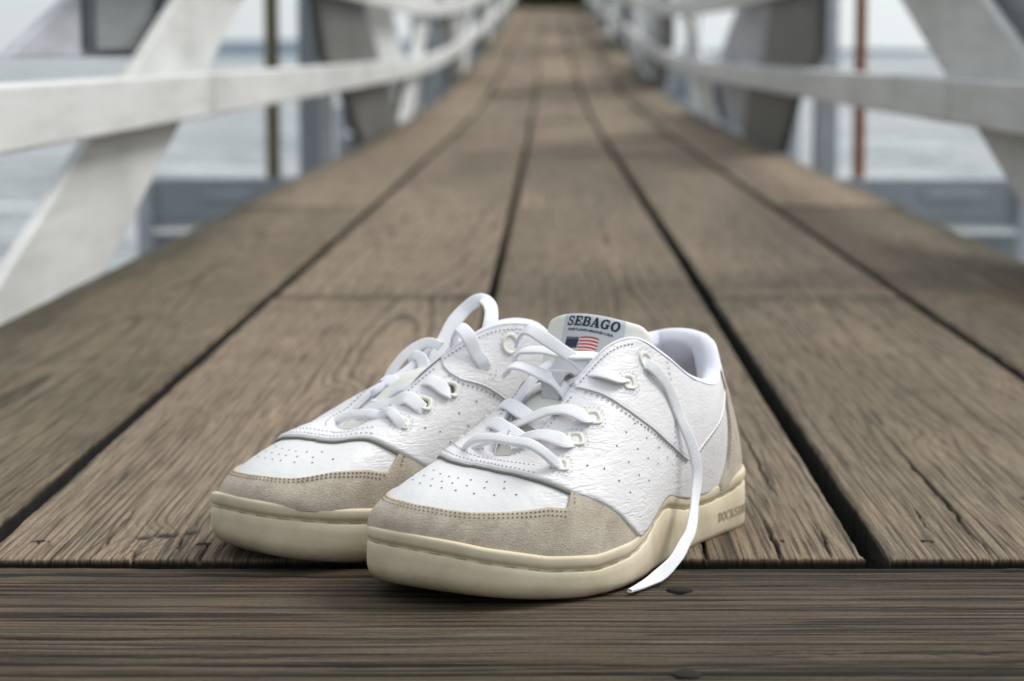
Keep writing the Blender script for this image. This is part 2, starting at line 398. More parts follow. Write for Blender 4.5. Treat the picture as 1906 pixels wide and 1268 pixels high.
def rib_ctrl():
    RIBS = globals()['RIBS']
    B = np.zeros((NR,3)); B[:,0:2] = RIBS[:,0:2]; B[:,2] = rim_z(RIBS[:,0], RIBS[:,1]) - .0015
    # outward direction at the base
    c = np.array([np.clip(b[0], .05, .235) for b in B])
    d = np.stack([B[:,0]-c, B[:,1]*1.0], 1); d /= np.maximum(np.linalg.norm(d, axis=1, keepdims=True), 1e-6)
    P1 = B.copy(); P1[:,:2] += d*RIBS[:,2:3]; P1[:,2] += RIBS[:,3]
    T = RIBS[:,7:10].copy(); P2 = T + RIBS[:,4:7]
    return B, P1, P2, T
_C = rib_ctrl()
def set_variant(kind):
    global RIBS, _C
    RIBS = variant(kind); _C = rib_ctrl()
def S(s, t):
    """upper surface; s in rib units 0..NR (periodic), t 0 (sole) .. 1 (collar / throat edge)"""
    s = np.asarray(s, float); t = np.asarray(t, float)
    s, t = np.broadcast_arrays(s, t)
    b, p, q, e = [catmull_at(c, s % NR, True) for c in _C]
    # base follows the wavy rim exactly
    b = b.copy(); b[...,2] = rim_z(b[...,0], b[...,1]) - .0015
    t = t[...,None]; u = 1-t
    return u**3*b + 3*u*u*t*p + 3*u*t*t*q + t**3*e
def SN(s, t, eps=1e-3):
    t2 = np.clip(t, eps, 1-eps)
    a = S(np.asarray(s)+eps*8, t2) - S(np.asarray(s)-eps*8, t2)
    b = S(s, t2+eps) - S(s, t2-eps)
    n = np.cross(a, b); n /= np.maximum(np.linalg.norm(n, axis=-1, keepdims=True), 1e-12)
    return n
def SO(s, t, h):
    """point at height h above the upper surface"""
    s, t = np.broadcast_arrays(np.asarray(s,float), np.asarray(t,float))
    h = np.broadcast_to(h, s.shape)
    return S(s,t) + SN(s,t)*h[...,None]*_SGN
_SGN = 1.0
_p = S(np.array([9.]),np.array([.3])); _n = SN(np.array([9.]),np.array([.3]))
if _n[0,1] < 0: _SGN = -1.0

# ------------------------------------------------------------------ deck
EX = [-.5563, -.3149, -.0640, .1791, .4042, .6304]
def deck_z(y):
    k = 1.6; return .0377*k*np.log1p(np.exp((np.asarray(y, float)-11.5)/k))
def grain_field(u, v, seed, knots=(), flat=.5, ring=.0045):
    """u across the board, v along it (metres) -> ridge height 0..1"""
    rs = np.random.RandomState(seed)
    u0 = rs.uniform(-.06, .06) + .05*(fbm(v*.55+seed, v*0+3.3, seed+11, 2)-.5)
    d = .028 + flat*.05 + .035*(fbm(v*.6+2.1*seed, v*0+9.1, seed+12, 3)-.5)
    w_ = .0026*(fbm(u*18, v*2.0, seed+13, 3)-.5)*2 + .0007*(vnoise(u*150, v*6, seed+14)-.5)
    r = np.sqrt((u-u0)**2 + d**2) + w_
    for (ku, kv, a, su, sv) in knots:
        r = r + a*np.exp(-(((u-ku)/su)**2 + ((v-kv)/sv)**2))
    ph = r/ring; f = ph - np.floor(ph)
    h = np.where(f < .62, 1-(f/.62)**2.5*.25, .75*(1-np.clip((f-.62)/.2, 0, 1)) + .95*np.clip((f-.86)/.14, 0, 1))
    idx = np.floor(ph)*.37 + seed
    amp = .25 + .75*vnoise(idx*3.1, v*1.3, seed+15)
    h = 1-(1-h)*amp
    st = fbm(u*520, v*5.5, seed+16, 3)            # fine fibres
    h = h*.78 + .30*st - .04
    return np.clip(h, 0, 1)
def crack_field(u, v, cracks, seed):
    c = np.zeros_like(u)
    for i, (cu, v0, v1, wd) in enumerate(cracks):
        uu = cu + .012*(fbm(v*4+i*7.7, v*0+i, seed+40, 3)-.5) + .002*(vnoise(v*60, v*0+i, seed+41)-.5)
        t = np.clip((v-v0)/(v1-v0), 0, 1); env = np.where((v > v0) & (v < v1), np.sin(np.pi*np.clip(t, .02, .98))**.5, 0)
        c = np.maximum(c, env*np.exp(-((u-uu)/(wd*(.4+.6*env)+1e-6))**4))
    return c
def plank(name, parent, x0, x1, y0, y1, nx, ys, seed, along='y', knots=(), cracks=(), relief=.0011, tone=.5, zoff=0.0, mat='wood', flat=.5, holes=()):
    xs = np.linspace(x0, x1, nx); e = .0006
    xs = np.r_[x0, x0+e, xs[1:-1], x1-e, x1]
    ys = np.r_[y0, y0+e, ys[1:-1], y1-e, y1]
    X, Y = np.meshgrid(xs, ys, indexing='ij')
    U, Vv = (X-(x0+x1)/2, Y) if along == 'y' else (Y-(y0+y1)/2, X)
    h = grain_field(U, Vv, seed, knots, flat)
    ck = crack_field(U, Vv, cracks, seed)
    sink = ck*(.0045 if along == 'y' else .0010)
    for (hx, hy, ra, rb) in holes:
        hk = np.exp(-((((X-hx)/ra)**2 + ((Y-hy)/rb)**2 + 1.2*(fbm(X*300, Y*90, 5, 3)-.5))**2)); ck = np.maximum(ck, hk); sink = np.maximum(sink, hk*.0009)  # holes stay shallow; black colour stands in for their dark depth
    tn = tone + .42*(fbm(U*9, Vv*1.6, seed+21, 3)-.5)
    if along == 'y':
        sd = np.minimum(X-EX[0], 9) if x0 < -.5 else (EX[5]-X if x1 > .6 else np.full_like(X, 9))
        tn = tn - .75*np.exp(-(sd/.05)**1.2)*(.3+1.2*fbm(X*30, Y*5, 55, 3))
        jd = np.minimum(Y-y0, y1-Y); tn = tn - .55*np.exp(-(jd/.022)**2)*((y0 > 2) | (Y > 2))
    de = np.minimum(np.minimum(X-x0, x1-X), np.minimum(Y-y0, y1-Y))
    wear = .004*(.4+fbm(X*40, Y*12, seed+30, 3))
    if along == 'y': wear = np.where(np.minimum(Y-y0, y1-Y) < .004, .0016, wear)
    rnd = np.clip(1-de/wear, 0, 1)**2
    Z = deck_z(Y) + zoff + .0010 + relief*(h-1) - sink - (.0028 if along != 'y' else np.where(np.minimum(Y-y0, y1-Y) < .002, .0009, .0028))*rnd + .0012*(fbm(X*7, Y*2, seed+31, 2)-.5)
    # ragged borders
    jx = .0016*(fbm(Y*35, X*0+seed, seed+32, 3)-.5)*2; jy = .0016*(h-.5) + .0015*(vnoise(X*200, Y*0, seed+33)-.5)
    bx = np.exp(-np.minimum(X-x0, x1-X)/.004); by = np.exp(-np.minimum(Y-y0, y1-Y)/.003)
    sx = np.where(X < (x0+x1)/2, 1, -1); sy = np.where(Y < (y0+y1)/2, 1, -1)
    Xd = X + sx*bx*(np.abs(jx)); Yd = Y + sy*by*np.abs(jy) if along == 'y' else Y + sy*np.exp(-np.minimum(Y-y0, y1-Y)/.004)*np.abs(.0016*(fbm(X*35, Y*0+seed, seed+32, 3)-.5)*2)
    n, m = X.shape
    V = np.stack([Xd, Yd, Z], -1).reshape(-1, 3)
    F = grid_faces(n, m)
    # skirt
    ring = np.r_[np.arange(n)*m, (n-1)*m + np.arange(1, m), (np.arange(n-2, -1, -1))*m + m-1, np.arange(m-2, 0, -1)]
    k = len(ring); a = ring
    A1 = V[ring].copy(); A1[:,2] -= .0030; A2 = V[ring].copy(); A2[:,2] = deck_z(A2[:,1]) + zoff - .042
    for B in (A1, A2):
        nb = len(V); V = np.vstack([V, B]); b = np.roll(a, -1); c = nb + np.arange(k); d_ = np.roll(c, -1)
        F = np.vstack([F, np.stack([a, c, d_, b], 1)]); a = c
    k *= 2
    at = {'grain': np.r_[h.ravel(), np.full(k, .25)], 'crack_shade': np.r_[np.clip(ck.ravel(), 0, 1), np.full(k, .93)], 'tone': np.r_[tn.ravel(), np.full(k, .1)]}  # board sides coloured near black for gap shade as well as dirt
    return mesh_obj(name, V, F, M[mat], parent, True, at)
deck = empty('boardwalk_deck'); tag(deck, 'weathered grey brown plank deck of a narrow pier running away from the camera', kind='structure')
GAP = [0, .0115, .0100, .0132, .0115, 0]
def ysamp(y0, y1):
    out = [y0]
    while out[-1] < y1:
        y = out[-1]; out.append(y + (.0035 if y < 1.75 else .008 if y < 2.6 else .03 if y < 4.2 else .12 if y < 10 else .4))
    a = np.array(out); a = a[a < y1-.0005]; return np.r_[a, y1]
near = {0: dict(knots=[(.03,1.62,.010,.02,.05)], cracks=[(-.05,1.4,1.9,.0007),(.06,1.5,2.1,.0006)], tone=.36),
        1: dict(knots=[(-.034,1.288,.013,.022,.030),(.02,1.86,.010,.02,.05),(.045,1.66,-.006,.03,.06)],
                cracks=[(-.040,1.226,1.27,.0009),(.002,1.226,1.262,.0010),(-.085,1.227,1.29,.0008),(.012,1.262,1.33,.0008),(.045,1.5,2.0,.0009),(-.018,1.255,1.31,.0012),(-.06,1.24,1.36,.0007)],
                holes=[(-.2165,1.2905,.0080,.0060),(-.229,1.2845,.0045,.005),(-.2045,1.298,.004,.006),(-.1875,1.641,.0090,.0060)], tone=.60, flat=.9),
        2: dict(knots=[(.06,1.50,.008,.02,.08)], cracks=[(.07,1.227,1.34,.001),(.10,1.23,1.30,.0009),(.03,1.227,1.30,.0009),(.085,1.4,1.7,.0007)], tone=.50, flat=.2),
        3: dict(knots=[(-.02,1.66,.009,.018,.05),(.08,1.85,.008,.02,.05)], cracks=[(-.048,1.227,1.60,.0013),(.0,1.227,1.275,.0012),(.035,1.30,1.46,.0009),(-.075,1.3,1.37,.0006)],
                holes=[(.296,1.40,.006,.007)], tone=.47, flat=.8),
        4: dict(knots=[], cracks=[(0,1.4,1.9,.0008)], tone=.40)}
seg_near = {0: 4.10, 1: 2.583, 2: 4.10, 3: 2.583, 4: 4.10}
planks_near = []
for i in range(5):
    x0 = EX[i] + GAP[i]/2; x1 = EX[i+1] - GAP[i+1]/2
    y0 = 1.2285; y1 = seg_near[i]; kw = dict(near[i])
    nx = {0: 200, 1: 330, 2: 330, 3: 320, 4: 160}[i]
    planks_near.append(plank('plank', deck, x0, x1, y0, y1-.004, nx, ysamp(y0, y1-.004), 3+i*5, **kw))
    ends = {0: [4.10, 8.98, 13.9, 18.8, 23.7, 28.6, 33.5, 38.4], 1: [2.583, 7.30, 12.2, 17.1, 22.0, 26.9, 31.8, 38.4]}[i % 2]
    for a, b in zip(ends[:-1], ends[1:]):
        sh = random.uniform(-.0035, .0035)
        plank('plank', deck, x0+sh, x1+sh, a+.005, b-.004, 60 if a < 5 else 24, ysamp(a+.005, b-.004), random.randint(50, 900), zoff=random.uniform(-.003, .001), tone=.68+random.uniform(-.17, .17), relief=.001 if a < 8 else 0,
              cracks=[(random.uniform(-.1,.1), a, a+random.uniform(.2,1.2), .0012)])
# crosswise boards under the toes of the shoes
def ysx(a, b): return np.linspace(a, b, 300)
def cross(y0, y1, seed, nx, ny, **k):
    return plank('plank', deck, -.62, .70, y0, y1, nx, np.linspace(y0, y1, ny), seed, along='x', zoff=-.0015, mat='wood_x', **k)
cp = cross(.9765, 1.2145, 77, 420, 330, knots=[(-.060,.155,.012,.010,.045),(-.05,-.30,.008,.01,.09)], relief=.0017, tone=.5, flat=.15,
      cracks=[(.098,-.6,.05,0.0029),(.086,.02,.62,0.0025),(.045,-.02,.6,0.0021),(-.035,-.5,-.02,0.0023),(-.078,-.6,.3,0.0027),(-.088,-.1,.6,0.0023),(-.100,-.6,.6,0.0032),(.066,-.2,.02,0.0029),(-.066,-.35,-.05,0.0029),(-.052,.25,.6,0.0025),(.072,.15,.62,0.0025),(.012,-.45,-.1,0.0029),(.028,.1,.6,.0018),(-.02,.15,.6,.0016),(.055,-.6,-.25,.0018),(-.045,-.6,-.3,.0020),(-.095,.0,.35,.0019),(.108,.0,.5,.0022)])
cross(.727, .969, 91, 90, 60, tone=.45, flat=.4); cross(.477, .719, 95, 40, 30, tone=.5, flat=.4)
# nail heads, each a piece of the plank it holds
def nail(x, y, parent, r=.0058, tilt=0.0):
    a = Acc(); n = 20; rings = [(r, -.003), (r, .0007), (r*.9, .0013), (r*.5, .0017)]
    V = [(rr*math.cos(2*math.pi*k/n), rr*math.sin(2*math.pi*k/n), z + tilt*math.cos(2*math.pi*k/n)*rr) for rr, z in rings for k in range(n)] + [(0,0,.0018)]
    F = [[j*n+k, j*n+(k+1) % n, (j+1)*n+(k+1) % n, (j+1)*n+k] for j in range(3) for k in range(n)] + [[3*n+k, 3*n+(k+1) % n, 4*n] for k in range(n)]
    a.add(np.array(V) + [x, y, float(deck_z(y)) - .0009], F)
    return a.build('nail', M['nail'], parent, True)
for i, L in {1: [(-.2854,1.2746),(-.1913,1.2675),(-.27,2.54),(-.11,2.54)], 2: [(.1344,1.2746),(.155,2.7),(-.035,1.275),(-.03,2.0),(.15,2.05)], 3: [(.2144,1.2746),(.365,1.275),(.22,2.54),(.365,2.54)], 0: [(-.50,1.28),(-.36,1.28)], 4: [(.45,1.28)]}.items():
    for q in L: nail(*q, planks_near[i], tilt=random.uniform(-.1, .1))
for q in [(.0675,1.1604),(.0614,.9971),(-.45,1.165),(-.45,1.0),(.62,1.16)]: nail(*q, cp, .0068)
a = Acc()
for x in EX: a.box((x-.03, .5, -.22), (x+.03, 9.0, -.0435))
for y in np.arange(.6, 9, .61): a.box((-.55, y, -.34), (.62, y+.07, -.222))
ys_ = np.arange(9.0, 38.5, 1.0)
for x in EX:
    for y in ys_: 
        z0 = float(deck_z(y)); z1 = float(deck_z(y+1)); a.add([(x-.03,y,z0-.2),(x+.03,y,z0-.2),(x+.03,y+1,z1-.2),(x-.03,y+1,z1-.2),(x-.03,y,z0-.044),(x+.03,y,z0-.044),(x+.03,y+1,z1-.044),(x-.03,y+1,z1-.044)], [(0,3,2,1),(4,5,6,7),(0,1,5,4),(1,2,6,5),(2,3,7,6),(3,0,4,7)])
tag(a.build('joist', M['under'], deck), kind='stuff')

# ------------------------------------------------------------------ water and far shore
n = 60
tag(mesh_obj('sea_water', [(-9000,-200,-2.3),(9000,-200,-2.3),(9000,14000,-2.3),(-9000,14000,-2.3)], [(0,1,2,3)], M['water'], None, False), 'rippled pale grey sea water on both sides of the pier', kind='structure')
def ridge(name, x0, x1, y, hmax, seed, label):
    k = 120; xs = np.linspace(x0, x1, k); prof = hmax*(.35+.65*fbm(xs*.004, xs*0+seed, seed, 5))*np.minimum(1, np.minimum((xs-x0), (x1-xs))/((x1-x0)*.12)+.02)
    rows = []
    for t, dy in ((0,-260),(.45,-170),(.85,-80),(1,0),(.8,120),(0,300)): rows.append(np.stack([xs, np.full(k, y+dy) + 40*fbm(xs*.01, xs*0+t, seed+3, 2), -2.6+(prof+2)*t], 1))
    P = np.array(rows); tag(mesh_obj(name, P.reshape(-1,3), grid_faces(6, k, flip=True), M['land'], None, True), label, kind='structure')
ridge('far_shore', -330, 10, 1900, 15, 5, 'low blue grey wooded shore on the horizon left of the pier')
ridge('far_shore', 60, 700, 3600, 11, 9, 'faint low shore on the horizon right of the pier')

# ------------------------------------------------------------------ truss railings
def zc_(y): return float(deck_z(y))
def rail_board(parent, x0, x1, y0, y1, zt, h, mat):
    ys = np.r_[y0, np.arange(math.floor(y0)+1, y1-.2, .8), y1]; 
    P = []
    for y in ys:
        b = zc_(y); jj = 0
        P.append([(x0,y,zt+b-h),(x1,y,zt+b-h),(x1,y,zt+b),(x0,y,zt+b)])
    P = np.array(P); F = grid_faces(len(ys), 4, False, True).tolist() + [[0,1,2,3], [len(ys)*4-1, len(ys)*4-2, len(ys)*4-3, len(ys)*4-4]]
    a = Acc(); a.add(P.reshape(-1,3), F); o = a.build('rail_board', mat, parent, False, .004)
    import bmesh
    b = bmesh.new(); b.from_mesh(o.data); bmesh.ops.recalc_face_normals(b, faces=b.faces); b.to_mesh(o.data); b.free(); return o
def sloped(parent, name, x0, x1, ya, za, yb, zb, hv, mat):
    return prism(name, [(ya, za+zc_(ya)), (yb, zb+zc_(yb)), (yb, zb+hv+zc_(yb)), (ya, za+hv+zc_(ya))], x0, x1, mat, parent)
def railing(side, X, label):
    r = empty('truss_railing', (0,0,0)); tag(r, label, 'railing')
    s = side                                   # -1 left, +1 right; inner face at X, thickness outwards
    def xs(a, b): return (X+s*a, X+s*b) if s > 0 else (X+s*b, X+s*a)
    zt, joint = (.243, 3.592) if s < 0 else (.236, 3.42)
    x0, x1 = xs(-.040, -.002)
    cuts = [.3, joint, joint+3.9, joint+7.8, joint+11.7, joint+15.6, joint+19.5, joint+23.4, joint+27.3, joint+31.2, joint+35]
    for a_, b_ in zip(cuts[:-1], cuts[1:]): rail_board(r, x0, x1, a_+.008, b_-.008, zt, .066, M['paint'])
    # backing plate behind the joint
    b0, b1 = xs(.036, .076)
    for k in range(6):
        oy = k*6.6
        bx0, bx1 = xs(.0, .016)
        P = [(2.11,-.02),(2.82,-.02),(6.4,.942),(6.4,1.12)] if s < 0 else [(2.0,-.02),(2.73,-.02),(6.2,.905),(6.2,1.10)]
        prism('brace', [(y+oy, z+zc_(y+oy)) for y, z in P], bx0, bx1, M['paint'], r)
        P = [(5.56,.47),(5.685,.396),(5.874,.263),(6.375,.185),(7.0,.0),(8.79,.0),(8.129,.161),(7.702,.264),(7.153,.404),(6.95,.47)] if s < 0 else [(6.5,.49),(6.637,.409),(6.866,.262),(7.352,.172),(7.56,.0),(6.35,.0),(5.923,.191),(5.493,.264),(5.46,.49)]
        prism('dark_board', [(y+oy, z+zc_(y+oy)) for y, z in P], *xs(.003, .028), M['dark'], r)
        P = [(5.6,.80),(8.76,.0),(10.6,.0),(5.6,1.30)] if s < 0 else [(5.3,1.05),(7.3,.35),(7.5,.0),(10.3,.0),(8.2,.46),(6.0,1.30)]
        prism('brace', [(y+oy, z+zc_(y+oy)) for y, z in P], *xs(.044, .078), M['paint'] if s < 0 else M['paint_shaded'], r)  # right brace takes the shade-toned copy of the white
        # posts
        for py, w_ in ((6.97+oy, .066), (9.9+oy, .07)):
            pxa, pxb = xs(.127+.0, .127+w_) if s < 0 else xs(.175, .175+w_)
            a = Acc(); a.box((pxa, py, -.55+zc_(py)), (pxb, py+.08, .95+zc_(py))); a.build('post', M['slate'] if s < 0 else M['paint_shaded'], r, False, .003)
        if s < 0:
            pxa, pxb = xs(.088, .122); py = 6.9+oy
            a = Acc(); a.box((pxa, py, -.55+zc_(py)), (pxb, py+.05, .95+zc_(py))); a.build('post', M['paint'], r, False, .003)
        if k > 0:
            pxa, pxb = xs(.082, .13)
            a = Acc(); a.box((pxa, 5.0+oy, -.4+zc_(5+oy)), (pxb, 5.08+oy, 1.0+zc_(5+oy))); a.build('post', M['paint'], r, False, .003)
        # top chord, above the frame near the camera, seen far away
    rail_board(r, *xs(-.042, -.003), .3, 37.5, 1.08, .11, M['paint'])
    for a_, b_ in zip(cuts[:-1], cuts[1:]): rail_board(r, *xs(-.034, -.003), a_+.008, b_-.008, .49, .075, M['paint'])
    # gusset panel and block fixed behind the first brace
    P = [(2.61,.268),(3.9,.268),(4.1,.33),(6.4,.93),(6.4,1.06)]
    prism('gusset_panel', P, *xs(.050, .066), M['paint_shaded'], r)
    prism('block', [(3.03,.277),(3.47,.277),(3.47,.95),(3.03,.95)] if s < 0 else [(2.78,.277),(3.08,.277),(3.08,.95),(2.78,.95)], *xs(.030, .048), M['block'], r)
    return r
rl = railing(-1, -.556, 'left truss railing of the pier with bright white painted rail board')
rr = railing(1, .630, 'right truss railing of the pier with shaded grey white rail board')
# outrigger frames below the deck
og = 'outrigger frames crossing below the deck'
for k, (y, lab) in enumerate([(7.02, 'nearest white outrigger beam toned shade grey crossing below the deck'), (13.6, 'second outrigger beam below the deck farther along the pier'), (20.2, 'third outrigger beam below the deck farther along the pier')]):
    z = zc_(y)*.8
    e = empty('outrigger_frame', (0, y, z)); tag(e, lab, 'beam')
    a = Acc(); a.box((-1.25, 0, -.235), (1.47, .10, -.107)); a.build('beam', M['slate'], e, False, .004)
    a = Acc(); a.box((-1.25, .02, -.262), (1.47, .13, -.238)); a.build('lower_strip', M['paint'], e, False, .002)
    a = Acc(); a.box((-1.25, .14, -.42), (1.47, .2, -.285)); a.build('lower_beam', M['slate'], e, False, .003)
    for x in (-1.245, 1.425):
        a = Acc(); a.box((x, -.035, -.9), (x+.045, -.002, -.12)); a.build('strut', M['paint_shaded'], e, False, .002)
    for x0, x1 in ((-1.05, -.90), (1.14, 1.33)):
        a = Acc(); a.box((x0, -.012, -.166), (x1, -.002, -.142)); a.build('worn_patch', M['paint_shaded'], e, False, .001)
def pole(x, y, r, z0, z1, mat, name, label, cat):
    n = 20; V = [(x+r*math.cos(2*math.pi*k/n), y+r*math.sin(2*math.pi*k/n), z) for z in (z0, z1) for k in range(n)]
    F = [[k, (k+1) % n, n+(k+1) % n, n+k] for k in range(n)] + [list(range(n))[::-1], list(range(n, 2*n))]
    o = mesh_obj(name, V, F, M[mat], None, False); tag(o, label, cat); return o
pole(-.838, 7.06, .022, -.107, 1.4, 'olive', 'iron_pole', 'thin olive brown upright pole outside the left railing', 'pole')
pole(.948, 7.06, .018, -.107, 1.4, 'rust', 'iron_pole', 'thin rusty orange brown upright pole outside the right railing', 'pole')
# vegetation at the far end of the pier
rs = np.random.RandomState(8); nl = 9000
c = np.stack([rs.normal(0, .9, nl), 41 + rs.rand(nl)*2.5, .9 + rs.rand(nl)**1.3*2.3], 1); c[:,0] = np.clip(c[:,0], -1.7, 1.8)
d1 = rs.normal(size=(nl,3)); d1 /= np.linalg.norm(d1, axis=1, keepdims=True); d2 = np.cross(d1, rs.normal(size=(nl,3))); d2 /= np.linalg.norm(d2, axis=1, keepdims=True)
q = .07 + .07*rs.rand(nl,1)
V = np.stack([c-d1*q, c+d2*q*.5, c+d1*q, c-d2*q*.5], 1).reshape(-1,3); F = np.arange(nl*4).reshape(-1,4)
tag(mesh_obj('shrub_thicket', V, F, M['leaf'], None, False), 'dark olive green shrub thicket at the far end of the pier', 'thicket', kind='stuff')
gx = np.array([-2.4,-1.6,-.8,0,.8,1.6,2.4]); gy = np.array([38.4,41,46,60.]); GX, GY = np.meshgrid(gx, gy, indexing='ij'); GZ = np.where(GY < 40, .92, 1.0) - .35*np.abs(GX)**1.5 - .02*(GY-40)
tag(mesh_obj('ground', np.stack([GX,GY,GZ], -1).reshape(-1,3), grid_faces(7, 4), M['leaf'], None, True), 'grassy rise where the pier meets the land', kind='structure')

# ------------------------------------------------------------------ sneakers
NS = 520
def smoothstep(a, b, x):
    t = np.clip((x-a)/(b-a), 0, 1); return t*t*(3-2*t)
CAP_HI = [(7.2,-.02),(7.45,.0),(7.6,.06),(8.15,.22),(8.75,.345),(9.15,.40),(9.52,.45),(9.62,.43),(9.68,.335),(10.25,.362),(11.25,.345),(12.25,.325),(13.45,.315),(14.7,.325),(15.75,.343),(16.7,.330),(17.35,.285),(17.42,.43),(17.5,.45),(17.9,.40),(18.3,.32),(18.9,.20),(19.4,.05),(19.6,-.02)]
Q_LO = [(0,0),(7.45,0),(7.6,.05),(8.15,.20),(8.75,.32),(9.6,.42),(10.25,.52),(11.4,.70),(12.4,.79),(13.5,.82),(14.6,.775),(15.6,.70),(16.25,.62),(17.25,.44),(18.2,.28),(18.9,.14),(19.4,0),(26,0)]
C_LO = [(-7.7,.97),(-7.5,.84),(-7.05,.73),(-6.25,.61),(-5.45,.48),(-4.8,.36),(-4.4,.29),(-4.1,.285),(-3.9,.36),(-3.2,.57),(-2.65,.71),(-1.95,.79),(-1,.80),(0,.80),(1,.80),(1.95,.785),(2.65,.71),(3.2,.57),(3.9,.37),(4.1,.295),(4.3,.272),(4.6,.29),(5.05,.33),(5.5,.38),(6.55,.53),(7.4,.66),(7.8,.74),(8.2,.83),(8.45,.90),(8.66,.985)]
H_HI = [(-2.75,0),(-2.4,.2),(-2.2,.44),(-1.98,.76),(-1.7,.79),(0,.80),(1.7,.79),(1.98,.76),(2.2,.44),(2.4,.2),(2.75,0)]
def crv(C, s, n_s=3):
    C = np.array(C, float); g = np.linspace(C[0,0], C[-1,0], 1600); y = np.interp(g, C[:,0], C[:,1])
    k = 9
    for _ in range(n_s):
        yp = np.r_[np.full(k, y[0]), y, np.full(k, y[-1])]; y = np.convolve(yp, np.ones(2*k+1)/(2*k+1), 'valid')
    return np.interp(s, g, y)
def flex_of(P):
    x = P[..., 0]; ay = np.abs(P[..., 1]); z = P[..., 2]
    a = smoothstep(.15, .185, x)*(1-smoothstep(.222, .25, x)); b = smoothstep(.09, .12, x)*(1-smoothstep(.16, .19, x))*.8
    return np.clip(a + b + .12, 0, 1.1)
def mir(V, mirror):
    V = np.array(V, float).reshape(-1, 3)
    if mirror: V = V*[1, -1, 1]
    return V
def panel(name, mat, parent, mirror, s0, s1, n, lo, hi, m, h, edge=True, closed=False, wob=0.0, seed=1):
    s = np.linspace(s0, s1, n, endpoint=not closed); tl = np.clip(lo(s), -.03, 1); th = np.clip(hi(s), -.03, 1)
    th = np.maximum(th, tl+.001)
    k = np.linspace(0, 1, m)[None, :]; T = tl[:, None]*(1-k) + th[:, None]*k; Sg = np.repeat(s[:, None], m, 1)
    H = np.full(T.shape, h)
    # distance to the borders in metres, rolled edge
    Lr = .085
    d = np.minimum(np.where(tl[:, None] > .01, (T-tl[:, None])*Lr, 1), np.where(th[:, None] < .995, (th[:, None]-T)*Lr, 1))
    if not closed:
        ds = np.minimum(Sg-s0, s1-Sg)*.024; d = np.minimum(d, ds)
    H = H - .35*h*np.exp(-(d/.0007)**2)
    P = SO(Sg, T, H)
    if wob: P = P + SN(Sg, T)[...]*_SGN*(wob*(fbm(P[...,0]*60+P[...,2]*40, P[...,1]*60, seed, 3)-.5))[..., None]
    lo_e = SO(s, tl, np.full(n, -.0004)); hi_e = SO(s, th, np.full(n, -.0004))
    G = np.concatenate([lo_e[:, None], P, hi_e[:, None]], 1)
    if not closed:
        G = np.concatenate([SO(np.full(m+2, s0), np.r_[tl[0], T[0], th[0]], -.0004)[None], G, SO(np.full(m+2, s1), np.r_[tl[-1], T[-1], th[-1]], -.0004)[None]], 0)
    nn, mm = G.shape[:2]
    return mesh_obj(name, mir(G, mirror), grid_faces(nn, mm, closed, False, flip=(_SGN > 0) ^ mirror ^ FL), mat, parent, True, {'flex': flex_of(G).ravel()})
FL = False
def resample(P, step):
    P = np.asarray(P); d = np.r_[0, np.cumsum(np.linalg.norm(np.diff(P, axis=0), axis=1))]
    n = max(2, int(d[-1]/step)+1); t = np.linspace(0, d[-1], n); return np.stack([np.interp(t, d, P[:, i]) for i in range(P.shape[1])], 1), d[-1]
def stitches(acc, sf, tf, k0, k1, h, pitch=.0031, length=.0019, w_=.00032, off=0.0):
    """thread dashes along the curve k -> (sf(k), tf(k)) on the upper"""
    k = np.linspace(k0, k1, 900); P = SO(sf(k), np.clip(tf(k)+off, 0, .999), h)
    d = np.r_[0, np.cumsum(np.linalg.norm(np.diff(P, axis=0), axis=1))]; Nn = SN(sf(k), np.clip(tf(k)+off, 0, .999))*_SGN
    for a in np.arange(.001, d[-1]-length, pitch):
        def at(q): return np.array([np.interp(q, d, P[:, i]) for i in range(3)]), np.array([np.interp(q, d, Nn[:, i]) for i in range(3)])
        p0, n0 = at(a); p1, n1 = at(a+length); pm = (p0+p1)/2 + n0*.00022
        t = p1-p0; sd = np.cross(t, n0); sd /= max(np.linalg.norm(sd), 1e-9); sd *= w_
        acc.add([p0-sd-n0*.0002, p0+sd-n0*.0002, pm-sd, pm+sd, p1-sd-n1*.0002, p1+sd-n1*.0002, p0-n0*.0003, pm+n0*w_, p1-n1*.0003],
                [(0,2,7,6),(6,7,3,1),(2,4,8,7),(7,8,5,3)])
def acc_mir(acc, mirror):
    if mirror: acc.V = [v*[1,-1,1] for v in acc.V]; acc.F = [f[::-1] for f in acc.F]
def tube(acc, P, r, nn=6):
    P = np.asarray(P); T = np.gradient(P, axis=0); T /= np.maximum(np.linalg.norm(T, axis=1, keepdims=True), 1e-9)
    up = np.array([.3,.2,1.]); A = np.cross(T, up); A /= np.maximum(np.linalg.norm(A, axis=1, keepdims=True), 1e-9); B = np.cross(A, T)
    ang = np.linspace(0, 2*np.pi, nn, endpoint=False)
    V = P[:, None] + r*(A[:, None]*np.cos(ang)[None, :, None] + B[:, None]*np.sin(ang)[None, :, None])
    acc.add(V.reshape(-1,3), grid_faces(len(P), nn, False, True).tolist())
